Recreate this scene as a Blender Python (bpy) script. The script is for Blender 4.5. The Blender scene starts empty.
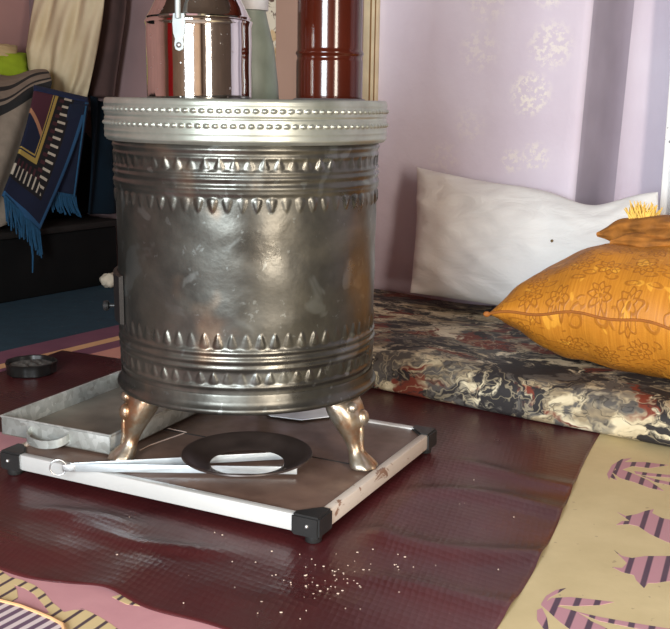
import bpy, bmesh, math, random
from mathutils import Vector, Matrix

random.seed(7)
SC = bpy.context.scene
COL = SC.collection
PI = math.pi

# ------------------------------------------------------------------ camera
IMG_W, IMG_H, FPX = 670, 629, 1020.0
PITCH, ROLL, HC = math.atan(214 / 1020.0), math.radians(0.8), 0.62
_f = Vector((0, math.cos(PITCH), -math.sin(PITCH)))
_r = Vector((1, 0, 0))
_u = _r.cross(_f)
CR = _r * math.cos(ROLL) + _u * math.sin(ROLL)
CU = _u * math.cos(ROLL) - _r * math.sin(ROLL)
CF = _f
CO = Vector((0, 0, HC))
cam_data = bpy.data.cameras.new('camera')
cam_data.sensor_fit = 'HORIZONTAL'
cam_data.sensor_width = 36.0
cam_data.lens = FPX / IMG_W * 36.0
cam_data.clip_start = 0.02
cam = bpy.data.objects.new('camera', cam_data)
COL.objects.link(cam)
mw = Matrix((CR, CU, -CF)).transposed().to_4x4()
mw.translation = CO
cam.matrix_world = mw
SC.camera = cam

# room axes: E runs along the mattress, N runs into the long wall
ORG = Vector((0.1, 2.132, 0))
EE = Vector((0.821, -0.571, 0)).normalized()
NN = Vector((0.571, 0.821, 0)).normalized()


def RW(s, t, z=0.0):
    return ORG + EE * s + NN * t + Vector((0, 0, z))


# ------------------------------------------------------------------ world, lights, exposure
W = bpy.data.worlds.new('world')
SC.world = W
W.use_nodes = True
bg = W.node_tree.nodes['Background']
bg.inputs[0].default_value = (0.62, 0.72, 0.9, 1)
bg.inputs[1].default_value = 1.0


def window_light(name, s, t, z, sx, sz, direction, power, color):
    ld = bpy.data.lights.new(name, 'AREA')
    ld.shape = 'RECTANGLE'
    ld.size, ld.size_y = sx, sz
    ld.energy = power
    ld.color = color
    lo = bpy.data.objects.new(name, ld)
    COL.objects.link(lo)
    d = Vector(direction).normalized()
    lo.matrix_world = Matrix.Translation(RW(s, t, z)) @ (d.to_track_quat('-Z', 'Y').to_matrix().to_4x4())
    return lo


WIN_A = dict(s=1.05, z=0.95, w=0.85, h=1.0)      # window in the wall behind the camera
WIN_B = dict(t=-2.12, z=0.96, w=0.55, h=1.84)
S_L, S_R, T_F, T_B, CEIL = -1.95, 2.9, -3.3, 0.68, 2.45
window_light('window_daylight', WIN_A['s'], T_F + 0.05, WIN_A['z'], WIN_A['w'], WIN_A['h'], NN, 76, (0.86, 0.95, 1.0))
window_light('stove_highlight_light', S_R - 0.05, WIN_B['t'], WIN_B['z'], WIN_B['w'], WIN_B['h'], -EE, 58, (1.0, 0.88, 0.74))  # unseen side opening, made tall and lit to give the stove its highlight

SC.view_settings.view_transform = 'Standard'
SC.view_settings.look = 'None'
SC.view_settings.gamma = 1
SC.view_settings.use_curve_mapping = False
SC.view_settings.exposure = 0.8


# ------------------------------------------------------------------ points seen in the photograph, put at their real depth
def ray(px, py):
    return CF + CR * ((px - IMG_W / 2) / FPX) - CU * ((py - IMG_H / 2) / FPX)


def at_z(px, py, z=0.0):
    d = ray(px, py)
    return CO + d * ((z - HC) / d.z)


def at_plane(px, py, p0, nrm):
    d = ray(px, py)
    return CO + d * ((p0 - CO).dot(nrm) / d.dot(nrm))


# ------------------------------------------------------------------ material helpers
def srgb(r, g, b):
    def c(v):
        v /= 255.0
        return v / 12.92 if v <= 0.04045 else ((v + 0.055) / 1.055) ** 2.4
    return (c(r), c(g), c(b), 1)


class NT:
    def __init__(self, name):
        self.m = bpy.data.materials.new(name)
        self.m.use_nodes = True
        self.t = self.m.node_tree
        self.b = self.t.nodes['Principled BSDF']

    def n(self, typ, **kw):
        nd = self.t.nodes.new(typ)
        for k, v in kw.items():
            setattr(nd, k, v)
        return nd

    def put(self, sock, v):
        if isinstance(v, bpy.types.NodeSocket):
            self.t.links.new(v, sock)
        elif v is not None:
            sock.default_value = v

    def math(self, op, a, b=None, c=None, clamp=False):
        nd = self.n('ShaderNodeMath', operation=op)
        nd.use_clamp = clamp
        self.put(nd.inputs[0], a)
        self.put(nd.inputs[1], b)
        self.put(nd.inputs[2], c)
        return nd.outputs[0]

    def vmath(self, op, a, b=None):
        nd = self.n('ShaderNodeVectorMath', operation=op)
        self.put(nd.inputs[0], a)
        self.put(nd.inputs[1], b)
        return nd.outputs['Value'] if op in ('DOT_PRODUCT', 'LENGTH', 'DISTANCE') else nd.outputs[0]

    def pos(self):
        return self.n('ShaderNodeNewGeometry').outputs['Position']

    def uv(self):
        return self.n('ShaderNodeUVMap', uv_map='UVMap').outputs[0]

    def sep(self, v):
        nd = self.n('ShaderNodeSeparateXYZ')
        self.put(nd.inputs[0], v)
        return nd.outputs

    def comb(self, x, y, z=0.0):
        nd = self.n('ShaderNodeCombineXYZ')
        for i, v in enumerate((x, y, z)):
            self.put(nd.inputs[i], v)
        return nd.outputs[0]

    def mapping(self, v, scale=(1, 1, 1), rot=(0, 0, 0), loc=(0, 0, 0)):
        nd = self.n('ShaderNodeMapping')
        self.put(nd.inputs['Vector'], v)
        nd.inputs['Scale'].default_value = scale
        nd.inputs['Rotation'].default_value = rot
        nd.inputs['Location'].default_value = loc
        return nd.outputs[0]

    def noise(self, v, scale=5, detail=3, rough=0.5, dist=0.0, out=0):
        nd = self.n('ShaderNodeTexNoise')
        self.put(nd.inputs['Vector'], v)
        nd.inputs['Scale'].default_value = scale
        nd.inputs['Detail'].default_value = detail
        nd.inputs['Roughness'].default_value = rough
        nd.inputs['Distortion'].default_value = dist
        return nd.outputs[out]

    def ramp(self, f, stops, interp='LINEAR'):
        nd = self.n('ShaderNodeValToRGB')
        cr = nd.color_ramp
        cr.interpolation = interp
        while len(cr.elements) < len(stops):
            cr.elements.new(0.5)
        for el, (p, c) in zip(cr.elements, stops):
            el.position = p
            el.color = c if len(c) == 4 else (*c, 1)
        self.put(nd.inputs[0], f)
        return nd.outputs[0]

    def step(self, f, lo, hi, a=0.0, b=1.0):
        nd = self.n('ShaderNodeMapRange', interpolation_type='SMOOTHSTEP')
        self.put(nd.inputs[0], f)
        nd.inputs[1].default_value, nd.inputs[2].default_value = lo, hi
        nd.inputs[3].default_value, nd.inputs[4].default_value = a, b
        return nd.outputs[0]

    def mix(self, f, a, b):
        nd = self.n('ShaderNodeMix', data_type='RGBA')
        self.put(nd.inputs[0], f)
        self.put(nd.inputs[6], a)
        self.put(nd.inputs[7], b)
        return nd.outputs[2]

    def bump(self, h, strength=0.3, dist=0.01):
        nd = self.n('ShaderNodeBump')
        nd.inputs['Strength'].default_value = strength
        nd.inputs['Distance'].default_value = dist
        self.put(nd.inputs['Height'], h)
        self.put(self.b.inputs['Normal'], nd.outputs[0])

    def set(self, base=None, rough=None, metal=None, spec=None, coat=None, coat_rough=None, sheen=None):
        for k, v in (('Base Color', base), ('Roughness', rough), ('Metallic', metal), ('Specular IOR Level', spec),
                     ('Coat Weight', coat), ('Coat Roughness', coat_rough), ('Sheen Weight', sheen)):
            if v is not None:
                self.put(self.b.inputs[k], v)
        return self.m


def plain(name, col, rough=0.6, metal=0.0, nscale=30, var=0.12, bump=0.0, spec=None, coat=None):
    """one colour with a little procedural variation"""
    k = NT(name)
    nz = k.noise(k.pos(), nscale, 3)
    d = tuple(c * (1 - var) for c in col[:3]) + (1,)
    l = tuple(min(1, c * (1 + var)) for c in col[:3]) + (1,)
    c = k.ramp(nz, [(0.3, d), (0.7, l)])
    if bump:
        k.bump(nz, bump, 0.004)
    return k.set(c, rough, metal, spec, coat)


# ------------------------------------------------------------------ mesh helpers
def mesh_obj(name, verts, faces, mats, parent=None, smooth=True, fmat=None, uvs=None, flat_over=None):
    off = parent.get('_o') if parent is not None else None
    off = Vector(off) if off is not None else Vector((0, 0, 0))
    me = bpy.data.meshes.new(name)
    me.from_pydata([Vector(v) - off for v in verts], [], faces)
    if not isinstance(mats, (list, tuple)):
        mats = [mats]
    for m in mats:
        me.materials.append(m)
    if fmat:
        for p, i in zip(me.polygons, fmat):
            p.material_index = i
    if uvs:
        lay = me.uv_layers.new(name='UVMap')
        for lp in me.loops:
            lay.data[lp.index].uv = uvs[lp.vertex_index]
    if smooth:
        me.polygons.foreach_set('use_smooth', [True] * len(me.polygons))
        if flat_over:
            me.set_sharp_from_angle(angle=math.radians(flat_over))
    me.update()
    o = bpy.data.objects.new(name, me)
    COL.objects.link(o)
    if parent is not None:
        root = parent
        o.parent = parent
        o['_o'] = tuple(off)
    return o


def empty(name, loc, label, cat, group=None):
    o = bpy.data.objects.new(name, None)
    COL.objects.link(o)
    o.location = loc
    o.empty_display_size = 0.05
    o['_o'] = tuple(loc)
    tag(o, label, cat, group)
    return o


def tag(o, label=None, cat=None, group=None, kind=None):
    if label: o['label'] = label
    if cat: o['category'] = cat
    if group: o['group'] = group
    if kind: o['kind'] = kind
    return o


class MB:
    """collects shapes into one mesh"""
    def __init__(self):
        self.v, self.f, self.m = [], [], []

    def add(self, verts, faces, mi=0):
        b = len(self.v)
        self.v += [Vector(v) for v in verts]
        self.f += [tuple(i + b for i in f) for f in faces]
        self.m += [mi] * len(faces)
        return self

    def box(self, o, ax, ay, az, bev=0.0, mi=0):
        """box from corner o along three edge vectors, edges bevelled"""
        o, ax, ay, az = map(Vector, (o, ax, ay, az))
        bm = bmesh.new()
        vs = [bm.verts.new(o + ax * i + ay * j + az * k) for i in (0, 1) for j in (0, 1) for k in (0, 1)]
        for q in ((0, 1, 3, 2), (4, 6, 7, 5), (0, 4, 5, 1), (2, 3, 7, 6), (0, 2, 6, 4), (1, 5, 7, 3)):
            bm.faces.new([vs[i] for i in q])
        bmesh.ops.recalc_face_normals(bm, faces=bm.faces)
        if bev:
            bmesh.ops.bevel(bm, geom=bm.edges[:], offset=bev, segments=2, profile=0.5, affect='EDGES')
        bm.verts.index_update()
        self.add([v.co.copy() for v in bm.verts], [[v.index for v in f.verts] for f in bm.faces], mi)
        bm.free()
        return self

    def tube(self, pts, rad, n=10, mi=0, cap=True, closed=False):
        pts = [Vector(p) for p in pts]
        rads = rad if isinstance(rad, (list, tuple)) else [rad] * len(pts)
        vs, fs = [], []
        N = len(pts)
        ref = None
        for i, p in enumerate(pts):
            a = pts[(i - 1) % N] if (closed or i) else pts[i]
            b = pts[(i + 1) % N] if (closed or i < N - 1) else pts[i]
            d = (b - a).normalized()
            if ref is None:
                ref = d.orthogonal().normalized()
            ref = (ref - d * ref.dot(d)).normalized()
            bi = d.cross(ref)
            for k in range(n):
                a_ = 2 * PI * k / n
                vs.append(p + (ref * math.cos(a_) + bi * math.sin(a_)) * rads[i])
        for i in range(N if closed else N - 1):
            j = (i + 1) % N
            for k in range(n):
                k2 = (k + 1) % n
                fs.append((i * n + k, i * n + k2, j * n + k2, j * n + k))
        if cap and not closed:
            fs.append(tuple(range(n - 1, -1, -1)))
            fs.append(tuple((N - 1) * n + k for k in range(n)))
        return self.add(vs, fs, mi)

    def lathe(self, c, prof, n=64, mi=0, disp=None, cap0=False, cap1=False):
        """prof: (radius, z) list; disp(theta, i, r, z) moves the radius"""
        c = Vector(c)
        vs, fs = [], []
        P = len(prof)
        for i, (r, z) in enumerate(prof):
            for k in range(n):
                th = 2 * PI * k / n
                rr = r + (disp(th, r, z) if disp else 0)
                vs.append(c + Vector((rr * math.cos(th), rr * math.sin(th), z)))
        for i in range(P - 1):
            for k in range(n):
                k2 = (k + 1) % n
                fs.append((i * n + k, i * n + k2, (i + 1) * n + k2, (i + 1) * n + k))
        if cap0: fs.append(tuple(range(n - 1, -1, -1)))
        if cap1: fs.append(tuple((P - 1) * n + k for k in range(n)))
        return self.add(vs, fs, mi)

    def ball(self, c, r, n=12, mi=0):
        c = Vector(c)
        rr = r if isinstance(r, (tuple, list)) else (r, r, r)
        vs = [c + Vector((0, 0, -rr[2]))]
        m = n // 2
        for i in range(1, m):
            a = -PI / 2 + PI * i / m
            for k in range(n):
                t = 2 * PI * k / n
                vs.append(c + Vector((math.cos(a) * math.cos(t) * rr[0], math.cos(a) * math.sin(t) * rr[1], math.sin(a) * rr[2])))
        vs.append(c + Vector((0, 0, rr[2])))
        fs = []
        for k in range(n):
            fs.append((0, 1 + (k + 1) % n, 1 + k))
        for i in range(m - 2):
            for k in range(n):
                k2 = (k + 1) % n
                fs.append((1 + i * n + k, 1 + i * n + k2, 1 + (i + 1) * n + k2, 1 + (i + 1) * n + k))
        L = len(vs) - 1
        b = 1 + (m - 2) * n
        for k in range(n):
            fs.append((b + k, b + (k + 1) % n, L))
        return self.add(vs, fs, mi)

    def build(self, name, mats, parent=None, smooth=True, flat_over=35):
        return mesh_obj(name, self.v, self.f, mats, parent, smooth, self.m, flat_over=flat_over)


def grid(fn, nu, nv, wrap=False):
    """verts, faces, uvs of a grid of points fn(u, v)"""
    vs, uv, fs = [], [], []
    for j in range(nv + 1):
        for i in range(nu + 1):
            u, v = i / nu, j / nv
            vs.append(fn(u, v))
            uv.append((u, v))
    for j in range(nv):
        for i in range(nu):
            a = j * (nu + 1) + i
            fs.append((a, a + 1, a + nu + 2, a + nu + 1))
    return vs, fs, uv


def sheet(name, fn, nu, nv, mats, parent=None, thick=0.004):
    """a cloth-like sheet with a real thickness"""
    vs, fs, uv = grid(fn, nu, nv)
    o = mesh_obj(name, vs, fs, mats, parent, True, None, uv)
    md = o.modifiers.new('thickness', 'SOLIDIFY')
    md.thickness = thick
    md.offset = 0
    return o


def smooth01(x):
    x = max(0.0, min(1.0, x))
    return x * x * (3 - 2 * x)


def bump1(x, c, w):
    return math.exp(-((x - c) / w) ** 2)


def lump(x, y, z=0.0):
    """cheap smooth noise about -1..1"""
    return (math.sin(x * 1.7 + 1.3 * math.sin(y * 1.1 + z)) + math.sin(y * 2.3 + 1.7 * math.sin(x * 0.9 - z)) + math.sin((x + y) * 1.3 + z * 2)) / 3


# ------------------------------------------------------------------ materials
def wall_material():
    k = NT('lavender_limewash_wall')
    P = k.pos()
    s = k.vmath('DOT_PRODUCT', k.vmath('SUBTRACT', P, tuple(ORG)), tuple(EE))
    z = k.sep(P)[2]
    big = k.noise(P, 3.0, 4)
    base = k.ramp(big, [(0.3, srgb(200, 186, 200)), (0.7, srgb(214, 204, 216))])
    q = k.comb(s, z, 0.0)
    ns = k.noise(q, 55, 6, 0.7)
    tot = None
    for (fs, fz, rad, amt) in ((0.056, 0.764, .075, .8), (0.008, 0.643, .07, 1), (0.029, 0.484, .05, .75), (-0.036, 0.471, .04, .7),
                               (-0.145, 0.755, .07, .45), (-0.163, 0.561, .06, .3), (-0.125, 0.88, .07, .45), (0.045, 0.90, .06, .7),
                               (-0.24, 0.47, .06, .3), (-.6, 1.1, .07, .5), (-.2, 1.15, .07, .7), (.05, 1.1, .07, .7)):
        d = k.vmath('DISTANCE', q, (fs, fz, 0))
        m = k.math('MULTIPLY', k.step(d, rad * 0.45, rad, 1, 0), amt)
        tot = m if tot is None else k.math('MAXIMUM', tot, m)
    mask = k.math('MULTIPLY', k.step(ns, 0.47, 0.57), tot)
    c = k.mix(k.math('MULTIPLY', mask, 0.62), base, srgb(240, 234, 218))
    k.bump(k.noise(P, 25, 5), 0.25, 0.01)
    return k.set(c, 0.85)


M_WALL = wall_material()
M_LWALL = plain('dusty_pink_wall', srgb(166, 124, 118), 0.85, nscale=4, var=0.1, bump=0.15)
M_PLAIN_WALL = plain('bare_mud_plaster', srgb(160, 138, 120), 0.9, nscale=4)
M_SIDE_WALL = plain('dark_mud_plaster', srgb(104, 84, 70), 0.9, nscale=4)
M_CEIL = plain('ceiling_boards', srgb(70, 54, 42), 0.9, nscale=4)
M_FLOOR = plain('earth_floor', srgb(110, 95, 85), 0.9, nscale=6)


def sheet_vinyl():
    k = NT('maroon_vinyl')
    P = k.pos()
    nz = k.noise(P, 5, 5, 0.6)
    c = k.ramp(nz, [(0.3, srgb(62, 23, 26)), (0.7, srgb(82, 32, 34))])
    specks = k.step(k.noise(P, 160, 2, 0.5), 0.76, 0.8)
    c = k.mix(k.math('MULTIPLY', specks, .5), c, srgb(170, 140, 130))
    vor = k.n('ShaderNodeTexVoronoi', feature='F1')
    k.put(vor.inputs['Vector'], k.mapping(P, (1, 0.62, 1), (0, 0, 0.4)))
    vor.inputs['Scale'].default_value = 120
    vor.inputs['Randomness'].default_value = 0.15
    k.bump(k.math('ADD', k.math('MULTIPLY', vor.outputs['Distance'], 0.5), k.math('MULTIPLY', k.noise(P, 14, 4), 1.5)), 0.35, 0.004)
    return k.set(c, k.ramp(k.noise(P, 7, 4), [(0.3, (.26, .26, .26)), (0.7, (.40, .40, .40))]), spec=0.75)


M_VINYL = sheet_vinyl()


def stripes(name, c1, c2, ang, period, duty, soft=0.04):
    k = NT(name)
    P = k.pos()
    x = k.vmath('DOT_PRODUCT', P, (math.cos(ang), math.sin(ang), 0))
    fr = k.math('FRACT', k.math('DIVIDE', x, period))
    m = k.step(k.math('ABSOLUTE', k.math('SUBTRACT', fr, 0.5)), duty / 2 - soft, duty / 2 + soft, 1, 0)
    nz = k.noise(P, 25, 3)
    c = k.mix(m, c1, c2)
    c = k.mix(k.math('MULTIPLY', nz, 0.15), c, (0.35, .3, .25, 1))
    return k.set(c, 0.6)


def mottled(name, c1, c2, sc=9, rough=0.6, bump=0.1):
    k = NT(name)
    P = k.pos()
    nz = k.noise(P, sc, 5, 0.6)
    spots = k.step(k.noise(P, 70, 2), 0.72, 0.76)
    c = k.ramp(nz, [(0.3, c1), (0.7, c2)])
    c = k.mix(k.math('MULTIPLY', spots, 0.4), c, (0.2, 0.12, 0.1, 1))
    k.bump(k.noise(P, 120, 2), bump, 0.002)
    return k.set(c, rough)


M_CREAM = mottled('cream_woven_mat', srgb(196, 178, 134), srgb(212, 194, 150))
M_PINK = mottled('pink_woven_mat', srgb(190, 136, 142), srgb(204, 150, 154))
M_ZPINK = stripes('pink_with_purple_bars', srgb(190, 138, 150), srgb(76, 52, 78), -0.40, 0.0235, 0.32)
M_ZCREAM = stripes('cream_with_dark_bars', srgb(214, 190, 140), srgb(70, 48, 62), -0.45, 0.0225, 0.24)
M_ZWHITE = stripes('white_with_purple_bars', srgb(216, 200, 200), srgb(96, 70, 96), -0.55, 0.0155, 0.5)
M_TEAL = mottled('teal_carpet_pile', srgb(16, 48, 64), srgb(22, 60, 76), 20, 0.95, 0.4)
M_PURPLE = mottled('plum_band', srgb(112, 66, 86), srgb(126, 76, 94), 12, 0.8)
M_TAN = mottled('tan_band', srgb(214, 164, 116), srgb(224, 176, 128), 12, 0.8)
M_PINKTAN = mottled('salmon_band', srgb(198, 132, 120), srgb(208, 148, 128), 12, 0.8)


def stove_metal():
    k = NT('tarnished_tin')
    P = k.pos()
    big = k.noise(P, 7, 6, 0.6, 0.3)
    c = k.ramp(big, [(0.25, (.042, .042, .038)), (0.5, (.105, .102, .09)), (0.75, (.19, .18, .15))])
    patch = k.math('MAXIMUM', k.step(k.noise(P, 15, 3, 0.45, 0.6), 0.60, 0.66), k.step(k.noise(P, 46, 4, 0.6, 0.4), 0.63, 0.68))
    c = k.mix(k.math('MULTIPLY', patch, 0.5), c, (0.22, 0.235, 0.225, 1))
    cop = k.step(k.noise(k.mapping(P, loc=(3.1, 1.2, .4)), 6, 3), 0.58, 0.72)
    c = k.mix(k.math('MULTIPLY', cop, 0.45), c, (0.50, 0.30, 0.17, 1))
    r = k.ramp(k.noise(P, 11, 5, 0.6), [(0.3, (.24, .24, .24)), (0.7, (.44, .44, .44))])
    k.bump(k.noise(P, 30, 4), 0.15, 0.006)
    return k.set(c, r, 0.85)


M_STOVE = stove_metal()


def rim_metal():
    k = NT('silver_painted_rim')
    P = k.pos()
    nz = k.noise(P, 18, 5, 0.6)
    c = k.ramp(nz, [(0.25, (.27, .285, .24)), (0.75, (.42, .435, .39))])
    return k.set(c, 0.36, 0.7)


M_RIM = rim_metal()


def leg_metal():
    k = NT('worn_brass_silver')
    P = k.pos()
    c = k.ramp(k.noise(P, 26, 4, 0.6), [(0.36, (.36, .20, .11)), (0.48, (.40, .32, .23)), (0.62, (.50, .46, .39))])
    k.bump(k.noise(P, 60, 3), 0.25, 0.004)
    return k.set(c, 0.34, 0.85)


M_LEG = leg_metal()


def kettle_metal():
    k = NT('polished_steel')
    P = k.pos()
    sp = k.step(k.noise(P, 130, 2), 0.68, 0.74)
    c = k.mix(k.math('MULTIPLY', sp, 0.35), (0.72, 0.71, 0.69, 1), (0.86, 0.86, 0.86, 1))
    return k.set(c, k.math('ADD', k.math('MULTIPLY', sp, 0.3), 0.06), 1.0)


M_KETTLE = kettle_metal()
M_STEEL = plain('dull_steel', (.5, .5, .5, 1), 0.4, 0.9)
M_PIPE = plain('oxblood_enamel', (0.042, 0.0065, 0.003, 1), 0.14, 0.0, 8, 0.15, spec=.4, coat=0.1)
M_GREYCOLLAR = plain('grey_collar', (.2, .19, .19, 1), 0.5, 0.6)
M_GREYGREEN = plain('grey_green_plastic', srgb(116, 126, 116), 0.5)
M_LIGHTGREY = plain('light_grey_plastic', srgb(180, 178, 180), 0.5)


def zinc():
    k = NT('galvanised_sheet')
    P = k.pos()
    vor = k.n('ShaderNodeTexVoronoi', feature='F1')
    k.put(vor.inputs['Vector'], P)
    vor.inputs['Scale'].default_value = 90
    vc = k.sep(vor.outputs['Color'])[0]
    nz = k.noise(P, 9, 5, 0.6)
    v = k.math('ADD', k.math('MULTIPLY', vc, 0.25), nz)
    c = k.ramp(v, [(0.35, (.24, .235, .21)), (0.62, (.42, .44, .42)), (0.85, (.58, .60, .58))])
    return k.set(c, 0.48, 0.6)


M_ZINC = zinc()
M_TRAYIN = plain('ash_stained_tin', (.21, .19, .155, 1), 0.6, 0.35, 12, 0.3)
M_TONG = plain('bright_tin_strip', (.56, .61, .64, 1), 0.3, 0.55)
M_IRON = plain('brown_black_iron', (0.046, 0.033, 0.029, 1), 0.36, 0.35, 22, 0.25)
M_BLACK = plain('black_plastic', (0.018, 0.018, 0.018, 1), 0.42)
M_RAIL = plain('white_lacquered_rail', srgb(196, 196, 194), 0.4, 0.1, 8, 0.05)


def rail_worn():
    k = NT('chipped_white_rail')
    P = k.pos()
    ch = k.step(k.noise(k.mapping(P, (1, .5, 1)), 30, 4, 0.7, .5), 0.56, 0.62)
    c = k.mix(ch, srgb(196, 184, 172), srgb(132, 102, 84))
    return k.set(c, 0.5)


M_RAILW = rail_worn()


def board_top():
    k = NT('dark_brown_board')
    P = k.pos()
    nz = k.noise(P, 14, 5, 0.6)
    c = k.ramp(nz, [(0.3, srgb(86, 66, 58)), (0.7, srgb(114, 91, 79))])
    dust = k.step(k.noise(P, 8, 5, 0.7), 0.55, 0.75)
    c = k.mix(k.math('MULTIPLY', dust, 0.35), c, srgb(128, 108, 94))
    return k.set(c, k.ramp(k.noise(P, 20, 4), [(.3, (.28, .28, .28)), (.7, (.5, .5, .5))]))


M_BOARD = board_top()
M_SEAM = plain('board_seam', (.012, .009, .008, 1), 0.8)
M_CHALK = plain('pale_scratch', srgb(190, 168, 156), 0.8)


def marbled():
    k = NT('marbled_upholstery')
    P = k.pos()
    s = k.vmath('DOT_PRODUCT', P, tuple(EE))
    t = k.vmath('DOT_PRODUCT', P, tuple(NN))
    z = k.sep(P)[2]
    q = k.comb(s, k.math('MULTIPLY', t, 1.5), k.math('MULTIPLY', z, 1.2))
    w = k.noise(q, 5.0, 4, 0.6, 0, 1)
    q2 = k.vmath('ADD', q, k.vmath('MULTIPLY', w, (0.26, 0.26, 0.26)))

    def layer(off, sc, det, rgh, dist):
        return k.noise(k.vmath('ADD', q2, off), sc, det, rgh, dist)
    c = k.ramp(layer((0, 0, 0), 6, 4, .6, .5), [(0.3, srgb(96, 86, 74)), (0.46, srgb(150, 134, 106)), (0.54, srgb(204, 190, 158)), (0.70, srgb(226, 216, 190))])
    c = k.mix(k.step(layer((9.1, 3, 2), 6.5, 4, .6, .8), .47, .56), c, srgb(84, 80, 76))
    c = k.mix(k.step(layer((5.7, 1, 8), 5.5, 4, .55, .8), .53, .58), c, srgb(112, 48, 32))
    c = k.mix(k.step(layer((1.3, 7.2, 3.1), 6.0, 6, .66, 1.0), .49, .545), c, srgb(38, 34, 35))
    fine = k.math('ABSOLUTE', k.math('SUBTRACT', layer((2.2, 4.4, 6.1), 8, 3, .55, 1.0), .5))
    c = k.mix(k.step(fine, .004, .022, .6, 0), c, srgb(30, 27, 28))
    light = k.math('ABSOLUTE', k.math('SUBTRACT', layer((7.2, 1.4, 3.1), 7, 3, .55, 1.0), .5))
    c = k.mix(k.step(light, .004, .024, .32, 0), c, srgb(206, 190, 156))
    k.bump(k.noise(P, 22, 3), 0.15, 0.01)
    return k.set(c, 0.72)


M_MARBLE = marbled()


def white_cotton():
    k = NT('white_cotton')
    P = k.pos()
    c = k.ramp(k.noise(P, 6, 3), [(0.3, srgb(226, 224, 222)), (0.7, srgb(240, 238, 234))])
    k.bump(k.noise(k.mapping(P, (1, 1, 2.4)), 9, 4, 0.6, 0.8), 0.3, 0.02)
    return k.set(c, 0.8)


M_WHITE = white_cotton()
M_SPOT = plain('brown_stain', srgb(120, 96, 60), 0.8)


def brocade():
    """orange cloth with embroidered rosettes and leaves, laid out over the cushion's own surface"""
    k = NT('orange_brocade')
    uv = k.uv()
    q = k.vmath('MULTIPLY', uv, (8.0, 7.6, 0))
    warp = k.noise(q, 1.5, 2, .5, 0, 1)
    q = k.vmath('ADD', q, k.vmath('MULTIPLY', warp, (.25, .25, 0)))
    vor = k.n('ShaderNodeTexVoronoi', feature='F1')
    k.put(vor.inputs['Vector'], q)
    vor.inputs['Scale'].default_value = 1.0
    vor.inputs['Randomness'].default_value = 0.45
    d = k.vmath('SUBTRACT', q, vor.outputs['Position'])
    xyz = k.sep(d)
    r = k.vmath('LENGTH', k.comb(xyz[0], xyz[1], 0.0))
    th = k.math('ARCTAN2', xyz[1], xyz[0])
    lobes = k.math('COSINE', k.math('MULTIPLY', th, 8.0))
    rim = k.math('ADD', 0.27, k.math('MULTIPLY', lobes, 0.05))
    ring = k.step(k.math('ABSOLUTE', k.math('SUBTRACT', r, rim)), 0.015, 0.04, 1, 0)
    inner = k.step(k.math('ABSOLUTE', k.math('SUBTRACT', r, k.math('ADD', .15, k.math('MULTIPLY', lobes, -.035)))), 0.012, 0.04, 1, 0)
    core = k.step(r, 0.04, 0.07, 1, 0)
    # small leaf outlines in the gaps between the rosettes
    v2 = k.n('ShaderNodeTexVoronoi', feature='F1')
    k.put(v2.inputs['Vector'], k.vmath('ADD', q, (.37, .61, 0)))
    v2.inputs['Scale'].default_value = 2.1
    d2 = k.sep(k.vmath('SUBTRACT', k.vmath('ADD', q, (.37, .61, 0)), v2.outputs['Position']))
    r2 = k.vmath('LENGTH', k.comb(k.math('MULTIPLY', d2[0], 0.8), k.math('MULTIPLY', d2[1], 1.7), 0.0))
    leaf = k.step(k.math('ABSOLUTE', k.math('SUBTRACT', r2, 0.13)), 0.02, 0.045, 1, 0)
    leaf = k.math('MULTIPLY', leaf, k.step(r, 0.36, 0.42))
    dark = k.math('MAXIMUM', k.math('MAXIMUM', ring, inner), k.math('MAXIMUM', k.math('MULTIPLY', leaf, .8), core))
    satin = k.step(k.noise(q, 2.1, 2, .5, .3), 0.62, 0.66)
    weave = k.noise(k.vmath('MULTIPLY', uv, (160, 9, 0)), 1, 2)
    base = k.ramp(weave, [(0.3, srgb(178, 112, 30)), (0.7, srgb(198, 131, 42))])
    c = k.mix(k.math('MULTIPLY', satin, 0.5), base, srgb(236, 172, 62))
    c = k.mix(k.math('MULTIPLY', dark, 0.62), c, srgb(136, 78, 18))
    k.bump(k.math('ADD', dark, k.math('MULTIPLY', weave, 0.3)), 0.3, 0.003)
    return k.set(c, 0.5, spec=.4)


M_BROCADE = brocade()
M_ORANGE = plain('brown_orange_velvet', srgb(158, 100, 36), 0.8, 0, 34, 0.35, 0.5)
M_TUFT = plain('golden_fringe', srgb(232, 192, 96), 0.7, 0, 60, 0.2)
M_PIPING = plain('brown_piping', srgb(150, 88, 26), 0.7)


def cream_cloth():
    k = NT('cream_cloth')
    P = k.pos()
    c = k.ramp(k.noise(P, 9, 4), [(0.3, srgb(190, 170, 136)), (0.7, srgb(206, 188, 156))])
    return k.set(c, 0.85)


M_CURTAIN = cream_cloth()
M_BLANKET = plain('beige_grey_wool', srgb(126, 112, 98), 0.95, 0, 30, 0.14, 0.3)
M_BLANKSTR = plain('black_wool_stripe', (.012, .011, .011, 1), 0.95)
M_BENCH = plain('black_painted_wood', (0.0035, 0.0033, 0.003, 1), 0.85, 0, 10, 0.3, spec=.2)
M_BENCHTOP = plain('dark_brown_seat_edge', (0.016, 0.013, 0.011, 1), 0.75, 0, 14, 0.3, spec=.25)
M_DARKQUILT = plain('black_padded_cloth', (0.003, 0.003, 0.0033, 1), 0.95, 0, 12, 0.3, spec=.1)
M_NAVY = plain('dark_teal_cloth', srgb(6, 20, 30), 0.95, 0, 12, 0.3, spec=.2)
M_GREEN = plain('lime_green_cotton', srgb(150, 172, 30), 0.85, 0, 20, 0.1)
M_BEIGE = plain('beige_cotton', srgb(196, 172, 130), 0.85, 0, 20, 0.1)
M_FRINGE = plain('sky_blue_fringe', srgb(16, 66, 96), 0.85, 0, 60, 0.2)


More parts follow.
